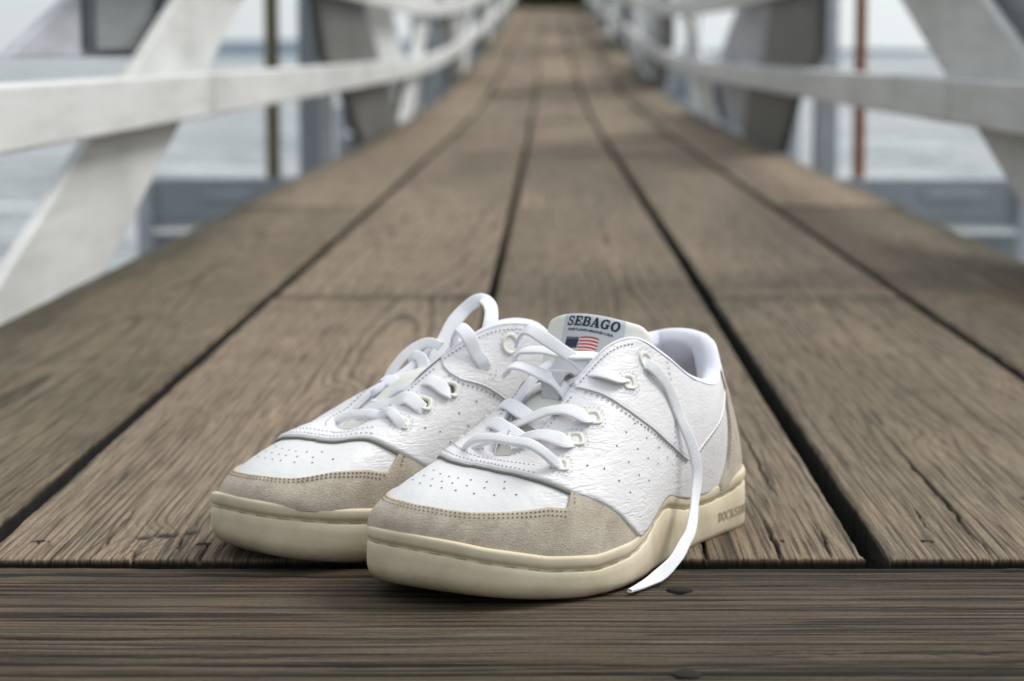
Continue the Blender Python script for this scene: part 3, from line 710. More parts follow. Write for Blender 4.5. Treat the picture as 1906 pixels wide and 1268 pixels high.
def ribbon(name, pts, wd, th, mirror, parent, mat, refs=None, taper=0, lift=0.0):
    pts = np.asarray(pts, float); k = len(pts); C = catmull(pts, 14); 
    C, L = resample(C, .0011)
    for _ in range(2): C[1:-1] = (C[:-2] + 2*C[1:-1] + C[2:])/4
    n = len(C); T = np.gradient(C, axis=0); T /= np.linalg.norm(T, axis=1, keepdims=True)
    if refs is None:
        ax = np.stack([C[:,0]-.03, np.zeros(n), np.full(n, .035)], 1); Nn = C - ax; Nn[:,0] = .9*np.abs(Nn[:,0]); Nn[:,2] *= .9
    else:
        Rf = catmull(np.asarray(refs, float), 14) if len(refs) > 1 else np.repeat(np.asarray(refs, float), 2, 0)
        t = np.linspace(0, 1, len(Rf)); tt = np.linspace(0, 1, n); Nn = np.stack([np.interp(tt, t, Rf[:, i]) for i in range(3)], 1)
    Nn = Nn - (Nn*T).sum(1, keepdims=True)*T; Nn /= np.maximum(np.linalg.norm(Nn, axis=1, keepdims=True), 1e-9)
    C = C + Nn*lift
    B = np.cross(T, Nn)
    q = 20; ang = np.linspace(0, 2*np.pi, q, endpoint=False); ca, sa = np.cos(ang), np.sin(ang)
    e = .45
    cx = np.sign(ca)*np.abs(ca)**e*wd/2; cy = np.sign(sa)*np.abs(sa)**.8*th/2
    cy = cy*(1+.25*np.abs(ca)**3)
    rs = np.random.RandomState(int(abs(C[0,0])*1e5) % 9999)
    arc = np.linspace(0, L, n); wv = 1 + .05*np.sin(arc*260+rs.rand()*6)
    endt = np.ones(n)
    if taper: endt[-26:] = np.linspace(1, .4, 26)
    V = C[:, None] + B[:, None]*(cx[None, :]*wv[:, None]*endt[:, None])[..., None] + Nn[:, None]*(cy[None, :]*np.ones(n)[:, None])[..., None]
    F = grid_faces(n, q, False, True, flip=not mirror).tolist() + [list(range(q))[::(1 if not mirror else -1)], list(range((n-1)*q, n*q))[::(-1 if not mirror else 1)]]
    V2 = mir(V, mirror)
    return mesh_obj(name, V2, F, mat, parent, True, {'across': np.tile(cx/wd, n), 'along': np.repeat(arc, q)})

# hand cut slab serif letters, drawn as thick strokes in a unit box
def arc(cx, cy, rx, ry, a0, a1, n=14): 
    t = np.radians(np.linspace(a0, a1, n)); return [(cx+rx*math.cos(q), cy+ry*math.sin(q)) for q in t]
def glyph(ch):
    H = .13; S = .26
    L = {'E': [([(.24,0),(.24,1)],S),([(.0,.93),(.92,.93)],H),([(.0,.07),(.97,.07)],H),([(.3,.51),(.68,.51)],H),([(.88,.66),(.88,.98)],H),([(.93,.02),(.93,.36)],H),([(.66,.36),(.66,.66)],.1)],
         'B': [([(.24,0),(.24,1)],S),([(.0,.93),(.6,.93)],H),([(.0,.07),(.6,.07)],H),([(.3,.52),(.6,.52)],.1),(arc(.56,.73,.25,.2,90,-90),.22),(arc(.58,.29,.30,.22,90,-90),.24)],
         'A': [([(.5,.98),(.13,.05)],.13),([(.46,1.),(.84,.05)],.27),([(.25,.33),(.7,.33)],.1),([(-.05,.05),(.33,.05)],.1),([(.56,.05),(1.08,.05)],.1)],
         'G': [(arc(.5,.5,.37,.43,48,310,24),.22),([(.55,.44),(1.0,.44)],.11),([(.8,.44),(.8,.06)],.24),([(.84,.62),(.84,.97)],.1)],
         'O': [(arc(.5,.5,.36,.43,0,360,30),.23)],
         'S': [(arc(.49,.735,.31,.2,25,250,18)+arc(.49,.27,.34,.22,85,-150,18),.19),([(.82,.66),(.82,.98)],.1),([(.13,.04),(.13,.36)],.1)],
         'D': [([(.24,0),(.24,1)],S),([(.0,.93),(.5,.93)],.1),([(.0,.07),(.5,.07)],.1),(arc(.45,.5,.4,.43,90,-90,18),.24)],
         'C': [(arc(.5,.5,.37,.43,45,318,22),.22),([(.84,.64),(.84,.97)],.1)],
         'K': [([(.24,0),(.24,1)],S),([(.0,.95),(.46,.95)],.09),([(.0,.05),(.46,.05)],.09),([(.3,.42),(.85,.95)],.12),([(.45,.55),(.9,.05)],.24)],
         'I': [([(.3,0),(.3,1)],S),([(.05,.95),(.55,.95)],.09),([(.05,.05),(.55,.05)],.09)]}
    return L[ch]
def glyph_quads(text, adv=1.12, shear=0.0):
    V, F = [], []; x = 0
    for ch in text:
        for pts, wd in glyph(ch):
            P = np.array(pts, float)
            if len(P) == 2: P = np.array([P[0]*(1-t)+P[1]*t for t in np.linspace(0, 1, 5)])
            T = np.gradient(P, axis=0); T /= np.linalg.norm(T, axis=1, keepdims=True); Nn = np.stack([-T[:,1], T[:,0]], 1)
            ww = wd*.58*(.55+.45*np.abs(T[:,1])) if len(pts) > 2 else np.full(len(P), wd*.58)
            b = len(V)
            for p, nn_, w2 in zip(P, Nn, ww):
                for sg in (-1, 1):
                    q = p + nn_*w2*sg; V.append((x + q[0] + shear*q[1], q[1]))
            F += [[b+2*i, b+2*i+1, b+2*i+3, b+2*i+2] for i in range(len(P)-1)]
        x += adv if ch != 'I' else .72
    return np.array(V), F, x-adv+1

# x, z, half width, sideways shift
TONGUE_A = np.array([(.229,.0590,.0125,0),(.216,.0625,.0155,0),(.202,.0705,.0175,0),(.187,.0828,.0195,0),(.172,.0930,.0215,-.001),(.158,.1025,.0250,-.002),(.147,.1125,.0320,-.005),(.139,.1235,.0380,-.007),(.1340,.1330,.0400,-.0085)])
TONGUE_B = np.array([(.229,.0565,.0125,0),(.216,.0600,.0145,0),(.202,.0670,.0150,-.001),(.187,.0760,.0160,-.001),(.172,.0860,.0170,-.001),(.158,.0900,.0150,-.003),(.147,.0900,.0140,-.004),(.139,.0905,.0140,-.005),(.1300,.0905,.0130,-.006)])
TONGUE = TONGUE_A
TLs = np.r_[0, np.cumsum(np.hypot(*np.diff(catmull(TONGUE, 30)[:, :2], axis=0).T))]
def tongue_pt(u, w_, h=0.0):
    """u metres down from the top edge, w metres across (lateral +), h above"""
    C = catmull(TONGUE, 30); L = TLs[-1]; q = L - np.asarray(u, float); w_ = np.asarray(w_, float)
    x = np.interp(q, TLs, C[:,0]); z = np.interp(q, TLs, C[:,1])
    e = .0008; tx = (np.interp(q+e, TLs, C[:,0])-np.interp(q-e, TLs, C[:,0])); tz = (np.interp(q+e, TLs, C[:,1])-np.interp(q-e, TLs, C[:,1]))
    tx = np.where(np.abs(tx)+np.abs(tz) < 1e-9, -.5, tx); tz = np.where(np.abs(tx)+np.abs(tz) < 1e-9, .8, tz)
    l = np.hypot(tx, tz); nx, nz = tz/l, -tx/l        # normal (up and towards the toe)
    kk = np.interp(u, [0, .03, .08], [13., 14., 9.])
    drop = kk*w_**2
    P = np.stack([x - nx*drop, w_*(1-8*w_**2*2) + np.interp(q, TLs, C[:,3]), z - nz*drop], -1)
    nn_ = np.stack([nx, 2*kk*w_, nz], -1); nn_ /= np.linalg.norm(nn_, axis=-1, keepdims=True)
    return P + nn_*np.asarray(h)[..., None]

def tongue_print(e, mr, th_tongue):
    cy = .0055; hwL = .0185
    U, W_ = np.meshgrid(np.linspace(.0012, .040, 26), np.linspace(-hwL, hwL, 26), indexing='ij'); Lb = tongue_pt(U+th_tongue, W_+cy, .00035 - .0042*(1-np.sqrt(np.clip(1-(1-np.clip(U/.0042, 0, 1))**2, 0, 1))))
    lab = mesh_obj('label', mir(Lb, mr), grid_faces(26, 26, flip=not mr), M['label'], e, True)
    msgn = -1 if mr else 1
    def on_label(x, y, h): return tongue_pt(y+th_tongue, cy + x*msgn, h)
    V, F, wdt = glyph_quads('SEBAGO', 1.13, .22); 
    x = (V[:,0]/wdt-.5)*.0315; y = .0086 - V[:,1]*.0056
    a = Acc(); a.add(mir(on_label(x, y, .0006), mr), F); a.build('lettering', M['navy'], lab)
    cu = bpy.data.curves.new('small_lettering', 'FONT'); cu.body = 'PORTLAND\u2022MAINE\u2022USA'; cu.size = 1; cu.resolution_u = 2; cu.offset = .03
    to = bpy.data.objects.new('small_lettering', cu); COL.objects.link(to); dg = bpy.context.evaluated_depsgraph_get(); dg.update()
    me = bpy.data.meshes.new_from_object(to.evaluated_get(dg)); bpy.data.objects.remove(to)
    V = np.array([v.co[:] for v in me.vertices]); Fp = [list(p.vertices) for p in me.polygons]
    x = ((V[:,0]-V[:,0].min())/np.ptp(V[:,0])-.5)*.0275; y = .0117 - V[:,1]*.0021
    a = Acc(); a.add(mir(on_label(x, y, .0006), mr), Fp); a.build('small_lettering', M['navy'], lab)
    # printed flag
    a = Acc(); b = Acc(); c = Acc(); st = Acc()
    x0, x1, y0, y1 = -.0135, .0068, .0150, .0285
    def fp(x, y): return (x, y + .0007*np.sin((x-x0)/(x1-x0)*5.2+.4) + .0)
    for i in range(13):
        ya, yb = y0+(y1-y0)*i/13, y0+(y1-y0)*(i+1)/13; xs = np.linspace(x0, x1, 14)
        if i < 7: xs = xs[xs > x0+(x1-x0)*.40]
        P = []
        for xx in xs:
            for yy in (ya, yb): q = fp(xx, yy); P.append(on_label(q[0], q[1], .0006))
        (a if i % 2 == 0 else b).add(mir(np.array(P), mr), [[2*j, 2*j+1, 2*j+3, 2*j+2] for j in range(len(xs)-1)])
    xs = np.linspace(x0, x0+(x1-x0)*.42, 7); P = []
    for xx in xs:
        for yy in (y0, y0+(y1-y0)*7/13): q = fp(xx, yy); P.append(on_label(q[0], q[1], .00065))
    c.add(mir(np.array(P), mr), [[2*j, 2*j+1, 2*j+3, 2*j+2] for j in range(6)])
    for r_ in range(9):
        for i in range(6 if r_ % 2 == 0 else 5):
            sx = x0 + (x1-x0)*.42*((i+.5 + .5*(r_ % 2))/6); sy = y0 + (y1-y0)*7/13*(r_+.5)/9; q = fp(sx, sy); g = .0003
            st.add(mir(np.array([on_label(q[0]+dx*g, q[1]+dy*g, .0007) for dx, dy in ((-1,0),(0,-1),(1,0),(0,1))]), mr), [(0,1,2,3)])
    a.build('red_stripe', M['red'], lab); b.build('pale_stripe', M['pink'], lab); c.build('canton', M['navy'], lab); tag(st.build('stars', M['pink'], lab), kind='stuff')
    # lace keeper tab
    tu = np.linspace(0, 1, 16); tabc = []
    um = .041
    G = []
    for i, t in enumerate(tu):
        u = um + .020*t; hgt = .0006 + .0085*math.sin(math.pi*min(1, t*1.06))**.6
        G.append(tongue_pt(np.full(9, u)+th_tongue, np.linspace(-.0056, .0056, 9)+.001, hgt))
    G = np.array(G); G = np.concatenate([G, (G-np.array([0,0,.0012]))[:, ::-1]], 1)
    mesh_obj('keeper_tab', mir(G, mr), grid_faces(16, 18, False, True, flip=mr), M['tab'], e, True)
def make_sneaker(mirror, loc, heading, label, laces, eyelet_sides, th_tongue=0.0, kind='A'):
    global TONGUE, TLs
    set_variant(kind)
    TONGUE = TONGUE_A if kind == 'A' else TONGUE_B
    TLs = np.r_[0, np.cumsum(np.hypot(*np.diff(catmull(TONGUE, 30)[:, :2], axis=0).T))]
    e = empty('sneaker', loc, math.atan2(-math.cos(heading), -math.sin(heading)))
    tag(e, label, 'sneaker', 'pair of sneakers on the pier')
    mr = mirror
    # ---- sole
    O = outline(420); Nr = onormal(O); sp = spring(O[:,0]); rz = rim_z(O[:,0], O[:,1]); n = len(O)
    Rr = .0042 + .0056*smoothstep(.18, .285, O[:,0])          # rounder underside at the toe
    lv = [(-.034, sp+.0002), (-.016, sp)]
    for th_ in (0, 22, 42, 60, 76): lv.append((-Rr*(1-math.sin(R_(th_))) + .0002, sp + Rr*(1-math.cos(R_(th_))) + .0001))
    for f in (.0, .33, .66): lv.append((.0003, (sp+Rr)*(1-f) + (rz-.0090)*f))
    lv += [(.0001, rz-.0088), (-.0002, rz-.0083), (-.0013, rz-.0081), (-.0021, rz-.0076), (-.0022, rz-.0071), (-.0012, rz-.0066), (-.0001, rz-.0058), (.0003, rz-.0045), (.0003, rz-.0018), (-.0001, rz-.0006), (-.0009, rz-.0001), (-.0030, rz), (-.0042, rz-.0012), (-.0052, rz-.004), (-.009, rz-.008), (-.03, rz-.010)]
    lv2 = [(np.broadcast_to(of, n)[:, None], zz) for of, zz in lv]
    G = np.stack([np.column_stack([O + Nr*of, zz]) for of, zz in lv2], 1)
    # keep the inner rings from crossing
    zrel = (G[...,2]-sp[:,None])/(rz-sp)[:,None]
    side_front = smoothstep(.12,.25,G[...,0])
    dirt = np.clip(1-zrel/.42, 0, 1)**1.3*(.6+.6*fbm(G[...,0]*30, G[...,1]*30, 5)) * (.35+.65*smoothstep(.02,.2,G[...,0])) + .25*np.clip(fbm(G[...,0]*18+3, G[...,1]*18, 6)-.55, 0, 1)
    top = np.arange(n)*len(lv)+len(lv)-1; bot = np.arange(n)*len(lv)
    F = grid_faces(n, len(lv), True, False, flip=mr).tolist() + [list(map(int, top))[::(-1 if mr else 1)], list(map(int, bot))[::(1 if mr else -1)]]
    mesh_obj('sole', mir(G, mr), F, M['rubber'], e, True, {'dirt': np.clip(dirt, 0, 1).ravel()})
    a = Acc(); d = np.arange(0, n, 8)
    for i in d:
        j = (i+4) % n
        for (p, q) in ((i, j),):
            A = O[p]+Nr[p]*-.0006; B = O[q]+Nr[q]*-.0006
            tt_ = .0002
            a.add([(A[0],A[1],rz[p]-.0076-tt_),(B[0],B[1],rz[q]-.0076-tt_*.5),(B[0],B[1],rz[q]-.0076+tt_*.5),(A[0],A[1],rz[p]-.0076+tt_)], [(0,1,2,3)])
    acc_mir(a, mr); tag(a.build('sole_stitching', M['groove'], e), kind='stuff')
    # moulded name at the heel, lateral side only
    O2 = outline(1600); N2 = onormal(O2); dd = np.r_[0, np.cumsum(np.hypot(*np.diff(O2, axis=0).T))]; sp0 = np.interp(.064, O2[:400,0], dd[:400])
    V, F, wdt = glyph_quads('DOCKSIDES', 1.05)
    hgt = .0053; arc_ = sp0 - V[:,0]*.0048
    arc_ = np.where(arc_ < 0, arc_ + dd[-1], arc_)
    X = np.stack([np.interp(arc_, dd, O2[:,0]) + np.interp(arc_, dd, N2[:,0])*.0006, np.interp(arc_, dd, O2[:,1]) + np.interp(arc_, dd, N2[:,1])*.0006, .0094 + V[:,1]*hgt], 1)
    a = Acc(); a.add(X, F); acc_mir(a, mr); a.build('moulded_lettering', M['groove_soft'], e)
    # ---- upper base and panels
    one = lambda s: np.ones_like(s); zero = lambda s: np.zeros_like(s)-.02
    panel('vamp', M['leather_smooth'], e, mr, 0, NR, NS, zero, one, 64, .0005, closed=True)
    panel('toe_cap', M['suede'], e, mr, 7.25, 19.55, 420, zero, lambda s: crv(CAP_HI, s, 1), 40, .0019, wob=.0006)
    panel('quarter', M['leather'], e, mr, 0, NR, NS, lambda s: crv(Q_LO, s % NR, 2), one, 60, .0029, closed=True, wob=.0008, seed=4)
    panel('collar_panel', M['leather'], e, mr, -7.68, 8.64, 360, lambda s: crv(C_LO, s, 2), one, 44, .0037, wob=.0006, seed=7)
    panel('heel_counter', M['suede'], e, mr, -2.72, 2.72, 160, zero, lambda s: crv(H_HI, s, 2), 40, .0044, wob=.0004)
    # heel tab and its seam
    panel('heel_tab', M['leather_smooth'], e, mr, -1.9, 1.9, 90, lambda s: np.full_like(s, .81), one, 20, .0046)
    for sg in (-1, 1):
        a = Acc(); t = np.linspace(.80, 1.0, 20); tube(a, SO(np.full(20, sg*1.93) % NR, t, .0044), .0005); acc_mir(a, mr); a.build('tab_seam', M['edge'], e)
    a = Acc()
    # raw dark edges where leather overlaps
    k = np.linspace(7.6, 19.2, 400); tube(a, SO(k, crv(Q_LO, k, 2)-.006, .0011), .00075)
    k = np.linspace(9.45, 9.75, 30); 
    acc_mir(a, mr); a.build('raw_edge', M['edge'], e)
    # piping along the collar panel
    a = Acc()
    for k0, k1 in ((-7.6, -4.3), (-4.2, -2.0), (2.0, 4.25), (4.35, 8.62)):
        k = np.linspace(k0, k1, 160); tube(a, SO(k % NR, crv(C_LO, k, 2)+.006, .0034), .0007, 8)
    acc_mir(a, mr); a.build('piping', M['leather_smooth'], e, True)
    # ---- stitching
    a = Acc(); I = lambda k: k
    for off in (-.022,): 
        stitches(a, I, lambda k: crv(C_LO, k, 2), 2.1, 4.2, .0034, off=off); stitches(a, I, lambda k: crv(C_LO, k, 2), 4.4, 8.5, .0034, off=off)
        stitches(a, lambda k: k % NR, lambda k: crv(C_LO, k, 2), -7.5, -2.1, .0034, off=off)
    acc_mir(a, mr); tag(a.build('seam_stitching', M['thread_dark'], e), kind='stuff')
    a = Acc()
    for off in (.035, .10): stitches(a, I, lambda k: crv(Q_LO, k, 2), 10.6, 16.4, .0031, off=off, pitch=.0027, length=.0016)
    stitches(a, I, lambda k: np.full_like(k, .945), 8.8, 12.3, .0031, pitch=.0027, length=.0016); stitches(a, I, lambda k: np.full_like(k, .945), 14.9, 18.2, .0031, pitch=.0027, length=.0016)
    stitches(a, I, lambda k: np.full_like(k, .955), 6.2, 8.5, .0043, pitch=.0027, length=.0016); stitches(a, I, lambda k: np.full_like(k, .955), 18.4, 20.6, .0043, pitch=.0027, length=.0016)
    stitches(a, lambda k: np.full_like(k, 5.05)-.0*k, I, .72, .97, .0043); 
    stitches(a, lambda k: 4.85-.9*(k-.28)**2*0-.35*np.sin((k-.28)*6)*0 + .35*(1-k), I, .35, .70, .0043)
    # stitched frames round the eyelets
    acc_eyes(a, eyelet_sides, stitch=True)
    acc_mir(a, mr); tag(a.build('fine_stitching', M['thread'], e), kind='stuff')
    a = Acc()
    for off in (-.026, -.055):
        stitches(a, I, lambda k: crv(CAP_HI, k, 1), 9.72, 17.25, .0021, off=off, pitch=.0024, length=.0014, w_=.0004)
    stitches(a, lambda k: 9.50 + 0*k, I, .34, .42, .0021, pitch=.0024, length=.0014); stitches(a, lambda k: 17.6 + 0*k, I, .30, .42, .0021, pitch=.0024, length=.0014)
    stitches(a, lambda k: k % NR, lambda k: crv(H_HI, k, 2), -2.5, 2.5, .0048, off=-.03, pitch=.0026)
    acc_mir(a, mr); tag(a.build('suede_stitching', M['thread_sand'], e), kind='stuff')
    # ---- perforations
    a = Acc()
    pf = []
    for r_, (t0, ks) in enumerate([(.50, (11.1, 15.6)), (.565, (11.3, 15.3)), (.63, (11.55, 15.0))]):
        for i, s_ in enumerate(np.arange(ks[0] + .18*(r_ % 2), ks[1], .56)): pf.append((s_, t0 + .02*math.cos((s_-13.4)*.9), .0006))
    rowsL = [(5.3,.56),(5.75,.50),(6.2,.44),(6.6,.38)]
    for i, (s_, t_) in enumerate([(6.35,.485),(5.75,.42),(5.2,.345),(4.9,.285), (6.95,.55),(6.5,.45),(5.9,.36),(5.45,.28), (7.45,.545),(7.05,.44),(6.6,.36),(6.05,.285), (7.95,.52),(7.6,.42),(7.2,.33),(6.7,.26), (8.5,.46),(8.1,.37),(7.75,.29),(9.0,.52)]):
        pf.append((s_, t_, .0031)); pf.append((27-s_, t_, .0031))
    for s_, t_, h_ in pf:
        s_ = s_ % NR; P = SO(np.array([s_]), np.array([t_]), h_ + .0001)[0]; nn_ = SN(np.array([s_]), np.array([t_]))[0]*_SGN
        A = np.cross(nn_, [0.1,.2,1.]); A /= np.linalg.norm(A); B = np.cross(nn_, A); r = .00055
        a.add([P + r*(A*math.cos(q)+B*math.sin(q)) for q in np.linspace(0, 2*math.pi, 9)[:-1]], [list(range(8))])
    acc_mir(a, mr); tag(a.build('perforations', M['perf'], e), kind='stuff')
    # ---- lining roll along collar and throat
    k = np.linspace(0, NR, NS, endpoint=False); T = S(k, np.ones(NS)); Tn = np.roll(T, -1, 0)-np.roll(T, 1, 0); Tn /= np.linalg.norm(Tn, axis=1, keepdims=True)
    out = SN(k, np.full(NS, .97))*_SGN; ins = np.cross(Tn, out); 
    ins = np.where((ins[:, 2:3] < 0), -ins, ins)          # points up/out of the opening
    hin = -out.copy()
    kc = np.minimum(k, NR-k); col = 1-smoothstep(5.2, 6.6, kc)
    front = smoothstep(10, 12, kc)
    w_ = .0016 + .0084*col; dep = .006 + .045*col
    thk = .0029 + .0011*(1-smoothstep(8.4, 8.7, kc))
    prof = [T + out*thk[:,None] - ins*.0002, T + out*(thk*.9)[:,None] + ins*.0009, T + out*(thk*.35)[:,None] + ins*(.0016+.0020*col)[:,None], T + hin*(w_*.35)[:,None] + ins*(.0016+.0030*col)[:,None], T + hin*(w_*.8)[:,None] + ins*(.0008+.0012*col)[:,None], T + hin*w_[:,None] - ins*.0015,
            T + hin*(w_*.8)[:,None] - ins*(dep*.22)[:,None], T + hin*(w_*.3)[:,None] - ins*(dep*.5)[:,None] , T + hin*(w_*.1-.006*col)[:,None] - np.array([0,0,1.])*(dep)[:,None]]
    # smooth the directions round the loop
    G = np.stack(prof, 1)
    for _ in range(6): G = (np.roll(G, 1, 0) + 2*G + np.roll(G, -1, 0))/4
    G2 = np.stack([catmull(g, 3) for g in G], 0)
    mesh_obj('lining', mir(G2, mr), grid_faces(G2.shape[0], G2.shape[1], True, False, flip=mr), M['lining'], e, True)
    # insole
    q = outline(80)*[.93, .80] + [.010, 0]; G = np.column_stack([q, np.full(80, .024)]); mesh_obj('insole', mir(G, mr), [list(range(80))[::(-1 if mr else 1)]], M['lining'], e, False)
    # ---- tongue
    L = TLs[-1]; nu, nw = 70, 41
    uu = np.r_[0, .0006, .0016, .003, .005, .0075, np.linspace(.011, L, nu-6)]; C = catmull(TONGUE, 30)
    hw = np.interp(L-uu, TLs, C[:,2]); rc = .012
    cut = np.where(uu < rc, rc - np.sqrt(np.maximum(rc**2-(rc-uu)**2, 0)), 0); hw = hw - cut
    ww = np.linspace(-1, 1, nw)[None]*hw[:, None]; UU = np.repeat(uu[:, None], nw, 1)
    thick = .0042*np.interp(UU, [0, .06, .1], [1, .6, .4]) + .0012; d = np.minimum(UU, hw[:, None]-np.abs(ww)); rr = .0042
    roll = np.sqrt(np.clip(1-(1-np.clip(d/rr, 0, 1))**2, 0, 1))
    UT = UU + th_tongue
    Tp = tongue_pt(UT, ww, 0) ; Nn = tongue_pt(UT, ww, 1.0)-Tp
    topS = Tp - Nn*(thick*(1-roll)/1)[..., None]*.9; botS = Tp - Nn*(thick*(1+roll))[..., None]
    G = np.concatenate([topS, botS[:, ::-1]], 1)
    mesh_obj('tongue', mir(G, mr), grid_faces(G.shape[0], G.shape[1], False, True, flip=mr), M['cream'], e, True, {'flex': np.full(G.shape[0]*G.shape[1], .25)})
    # label on the tongue (only the front shoe shows it)
    if kind == 'A': tongue_print(e, mr, th_tongue)
    # ---- eyelets
    acc_eyes(None, eyelet_sides, parent=e, mr=mr)
    # ---- laces
    for nm_, pts, wd, th, kw in laces: ribbon('lace', pts, wd, th, mr, e, M['lace'], **kw)
    e.scale = (1.05,)*3 if kind == 'B' else (1,1,1)
    return e
# eyelet centres (s, t): lateral, then the same on the medial side
EY = [(5.9,.845,'oval'),(6.85,.745,'sq'),(8.48,.72,'sq'),(9.2,.69,'sq'),(9.85,.60,'sm')]
EYM_B = [(20.3,.85,'oval'),(19.73,.73,'sq'),(18.65,.70,'sq'),(17.78,.70,'sq'),(17.18,.64,'sm')]
EYM = [(20.85,.85,'oval'),(20.15,.70,'sq'),(18.75,.69,'sq'),(17.85,.66,'sq'),(17.2,.60,'sm')]
def acc_eyes(acc, sides, stitch=False, parent=None, mr=False):
    L = (EY if 'l' in sides else []) + ((EYM_B if 'B' in sides else EYM) if 'm' in sides else [])
    for s_, t_, kind in L:
        h0 = .0042 if kind == 'oval' or t_ in (.745, .70) else .0031
        ss_ = np.array([s_]); tt = np.array([t_]); P = SO(ss_, tt, h0)[0]; nn_ = SN(ss_, tt)[0]*_SGN
        up = SO(ss_, tt+.02, h0)[0]-P; up -= nn_*np.dot(up, nn_); up /= np.linalg.norm(up); sd = np.cross(nn_, up)
        sz = {'sq': (.0045,.0045,.0024), 'oval': (.0064,.0052,.0034), 'sm': (.0041,.0041,.0018)}[kind]
        p_ = {'sq': 4.5, 'sm': 4.5, 'oval': 2.2}[kind]
        rot = {'sq': 0.0, 'sm': 0.0, 'oval': .5}[kind]
        n = 32; an = np.linspace(0, 2*np.pi, n, endpoint=False) + 1e-4
        def loop(rx, ry, pw): 
            c_, s2 = np.cos(an), np.sin(an); k = (np.abs(c_/rx)**pw + np.abs(s2/ry)**pw)**(-1/pw); x, y = c_*k, s2*k
            return x*math.cos(rot)-y*math.sin(rot), x*math.sin(rot)+y*math.cos(rot)
        def pts(rx, ry, pw, hh):
            x, y = loop(rx, ry, pw); return P + x[:,None]*up + y[:,None]*sd + nn_*hh
        if stitch:
            q = pts(sz[0]+.0016, sz[1]+.0016, p_, .0004); 
            for i in range(0, n, 2):
                p0, p1 = q[i], q[(i+1) % n]; t = p1-p0; w2 = np.cross(t, nn_); w2 *= .0003/max(np.linalg.norm(w2), 1e-9)
                acc.add([p0-w2, p0+w2, p1+w2, p1-w2], [(0,1,2,3)])
            continue
        rings = [pts(sz[0], sz[1], p_, -.0012), pts(sz[0], sz[1], p_, .0001), pts(sz[0]*.94, sz[1]*.94, p_, .0005), pts((sz[0]+sz[2])/2, (sz[1]+sz[2])/2, p_, .0005), pts(sz[2]*1.10, sz[2]*1.10, 3, .0002), pts(sz[2], sz[2], 3, -.0004), pts(sz[2]*.9, sz[2]*.9, 3, -.0026)]
        G = np.stack(rings, 0); base = G.reshape(-1,3)
        ob = mesh_obj('eyelet', mir(base, mr), grid_faces(len(rings), n, False, True, flip=not mr), M['eyelet'], parent, True)
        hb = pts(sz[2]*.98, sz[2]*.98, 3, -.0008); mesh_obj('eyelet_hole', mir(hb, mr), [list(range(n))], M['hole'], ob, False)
M['groove_soft'] = plain('moulded_letter_shade', (.36,.31,.21), .8)
